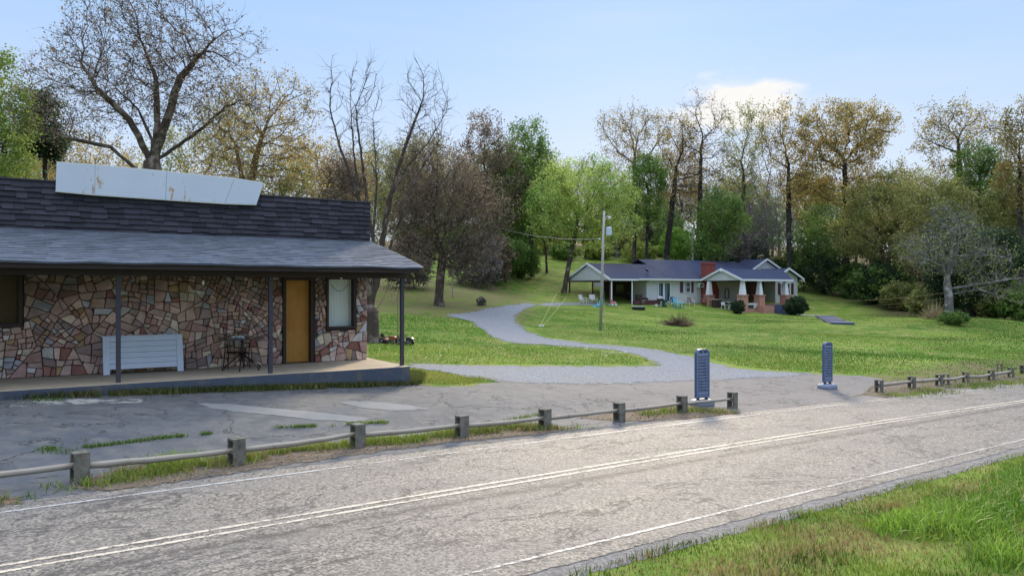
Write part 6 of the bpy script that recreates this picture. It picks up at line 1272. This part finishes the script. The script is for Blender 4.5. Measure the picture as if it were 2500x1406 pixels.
# grass on the lawns
lawn1 = [tuple(gp(u, v)[:2]) for u, v in [(1012, 936), (1130, 940), (1220, 928), (1100, 912), (1000, 900)]]
P = scatter(lawn1, 500, 21); blades('lawn_grass', P, .06, .010, [(.22, .27, .04), (.34, .34, .08)], 'yellowish grass patch beside the end of the porch slab', 12, .6)
far1 = [tuple(gp(u, v)[:2]) for u, v in [(900, 885), (1150, 889), (1300, 890), (1560, 889), (1585, 880), (1540, 868), (1400, 851), (1240, 843), (1100, 840), (900, 842)]]
P = scatter(far1, 150, 22); blades('lawn_grass', P, .055, .016, [(.13, .24, .02), (.26, .36, .05), (.38, .36, .14)], 'sunlit grass strip between the drive and the gravel spur', 13, .7)  # sunlight put into these paler blade colours
def lawn_scatter(pp, seed, dens):
    """blades over a whole lawn, thinner and coarser with distance, in drifting clumps"""
    P = scatter([tuple(gp(u, v)[:2]) for u, v in pp], dens, seed); rr = np.random.default_rng(seed + 5); d = P[:, 1]
    keep = rr.uniform(0, 1, len(P)) < np.clip(34 / d, .35, 1) * np.clip(.65 + .5 * nz2(P[:, 0], P[:, 1], .42, 1.2), .2, 1)
    dp = np.array([tuple(q) for q in []]); return P[keep]
drvP = densify(px_poly(drive_px), 2)
def off_drive(P): return P[~inpoly(P[:, 0], P[:, 1], drvP)]
P = off_drive(lawn_scatter([(1700, 868), (1800, 893), (1880, 902), (2100, 914), (2200, 918), (2400, 908), (2700, 895), (2700, 800), (2450, 775), (2200, 762), (1960, 770), (1760, 768), (1500, 746), (1340, 750), (1265, 770), (1270, 792), (1350, 826), (1560, 846)], 23, 150))
hh = .045 + .05 * smooth(8, 0, np.abs(st(P[:, 0], P[:, 1])[1] - 6)) + .02 * nz2(P[:, 0], P[:, 1], .7, 3)
blades('lawn_grass', P, np.clip(hh, .03, .14) * .8, .014 + P[:, 1] * .00022 if False else .02, [(.055, .16, .014), (.19, .29, .04), (.34, .30, .11)], 'green grass on the wide front lawn before the house', 14, .7, sc=6, dryf=.14, vr=(.8, 1.15))
P = off_drive(lawn_scatter([(900, 842), (1100, 840), (1230, 838), (1190, 815), (1165, 795), (1130, 775), (1100, 760), (900, 770)], 33, 130))
blades('lawn_grass', P, .05, .018, [(.06, .18, .012), (.14, .26, .03), (.28, .28, .09)], 'shaded grass left of the drive bend round the mowers', 16, .7, vr=(.8, 1.15), sc=5, dryf=.08)  # shade put into these darker blade colours
# fallen leaves and stones on the verge
rr = np.random.default_rng(44); Pv = np.concatenate([scatter(px_poly(pp), 60, 31 + i, .02) for i, pp in enumerate(verge_px)]); leaf_mesh(Pv, min(len(Pv) * 2, 5000), .022, .02, ((.20, .12, .06), (.36, .26, .15)), rr, None, name='leaf_litter', clump=.6)
o = bpy.data.objects['leaf_litter']; tag(o, 'dry brown leaves lying in the dirt under the low rails', 'leaf litter', kind='stuff')
# clover blossoms dotted on the lawns
Pw = np.concatenate([scatter(far1, 1.2, 61, .07), scatter([tuple(gp(u, v)[:2]) for u, v in [(1370, 846), (1480, 850), (1560, 868), (1480, 872), (1400, 862)]], 7, 62, .08)])
leaf_mesh(Pw, len(Pw) * 2, .028, .03, ((.5, .5, .42), (.65, .65, .55)), rr, None, name='clover_blossoms', clump=1); tag(bpy.data.objects['clover_blossoms'], 'tiny white blossoms dotted in the grass inside the drive bend', 'blossoms', kind='stuff')
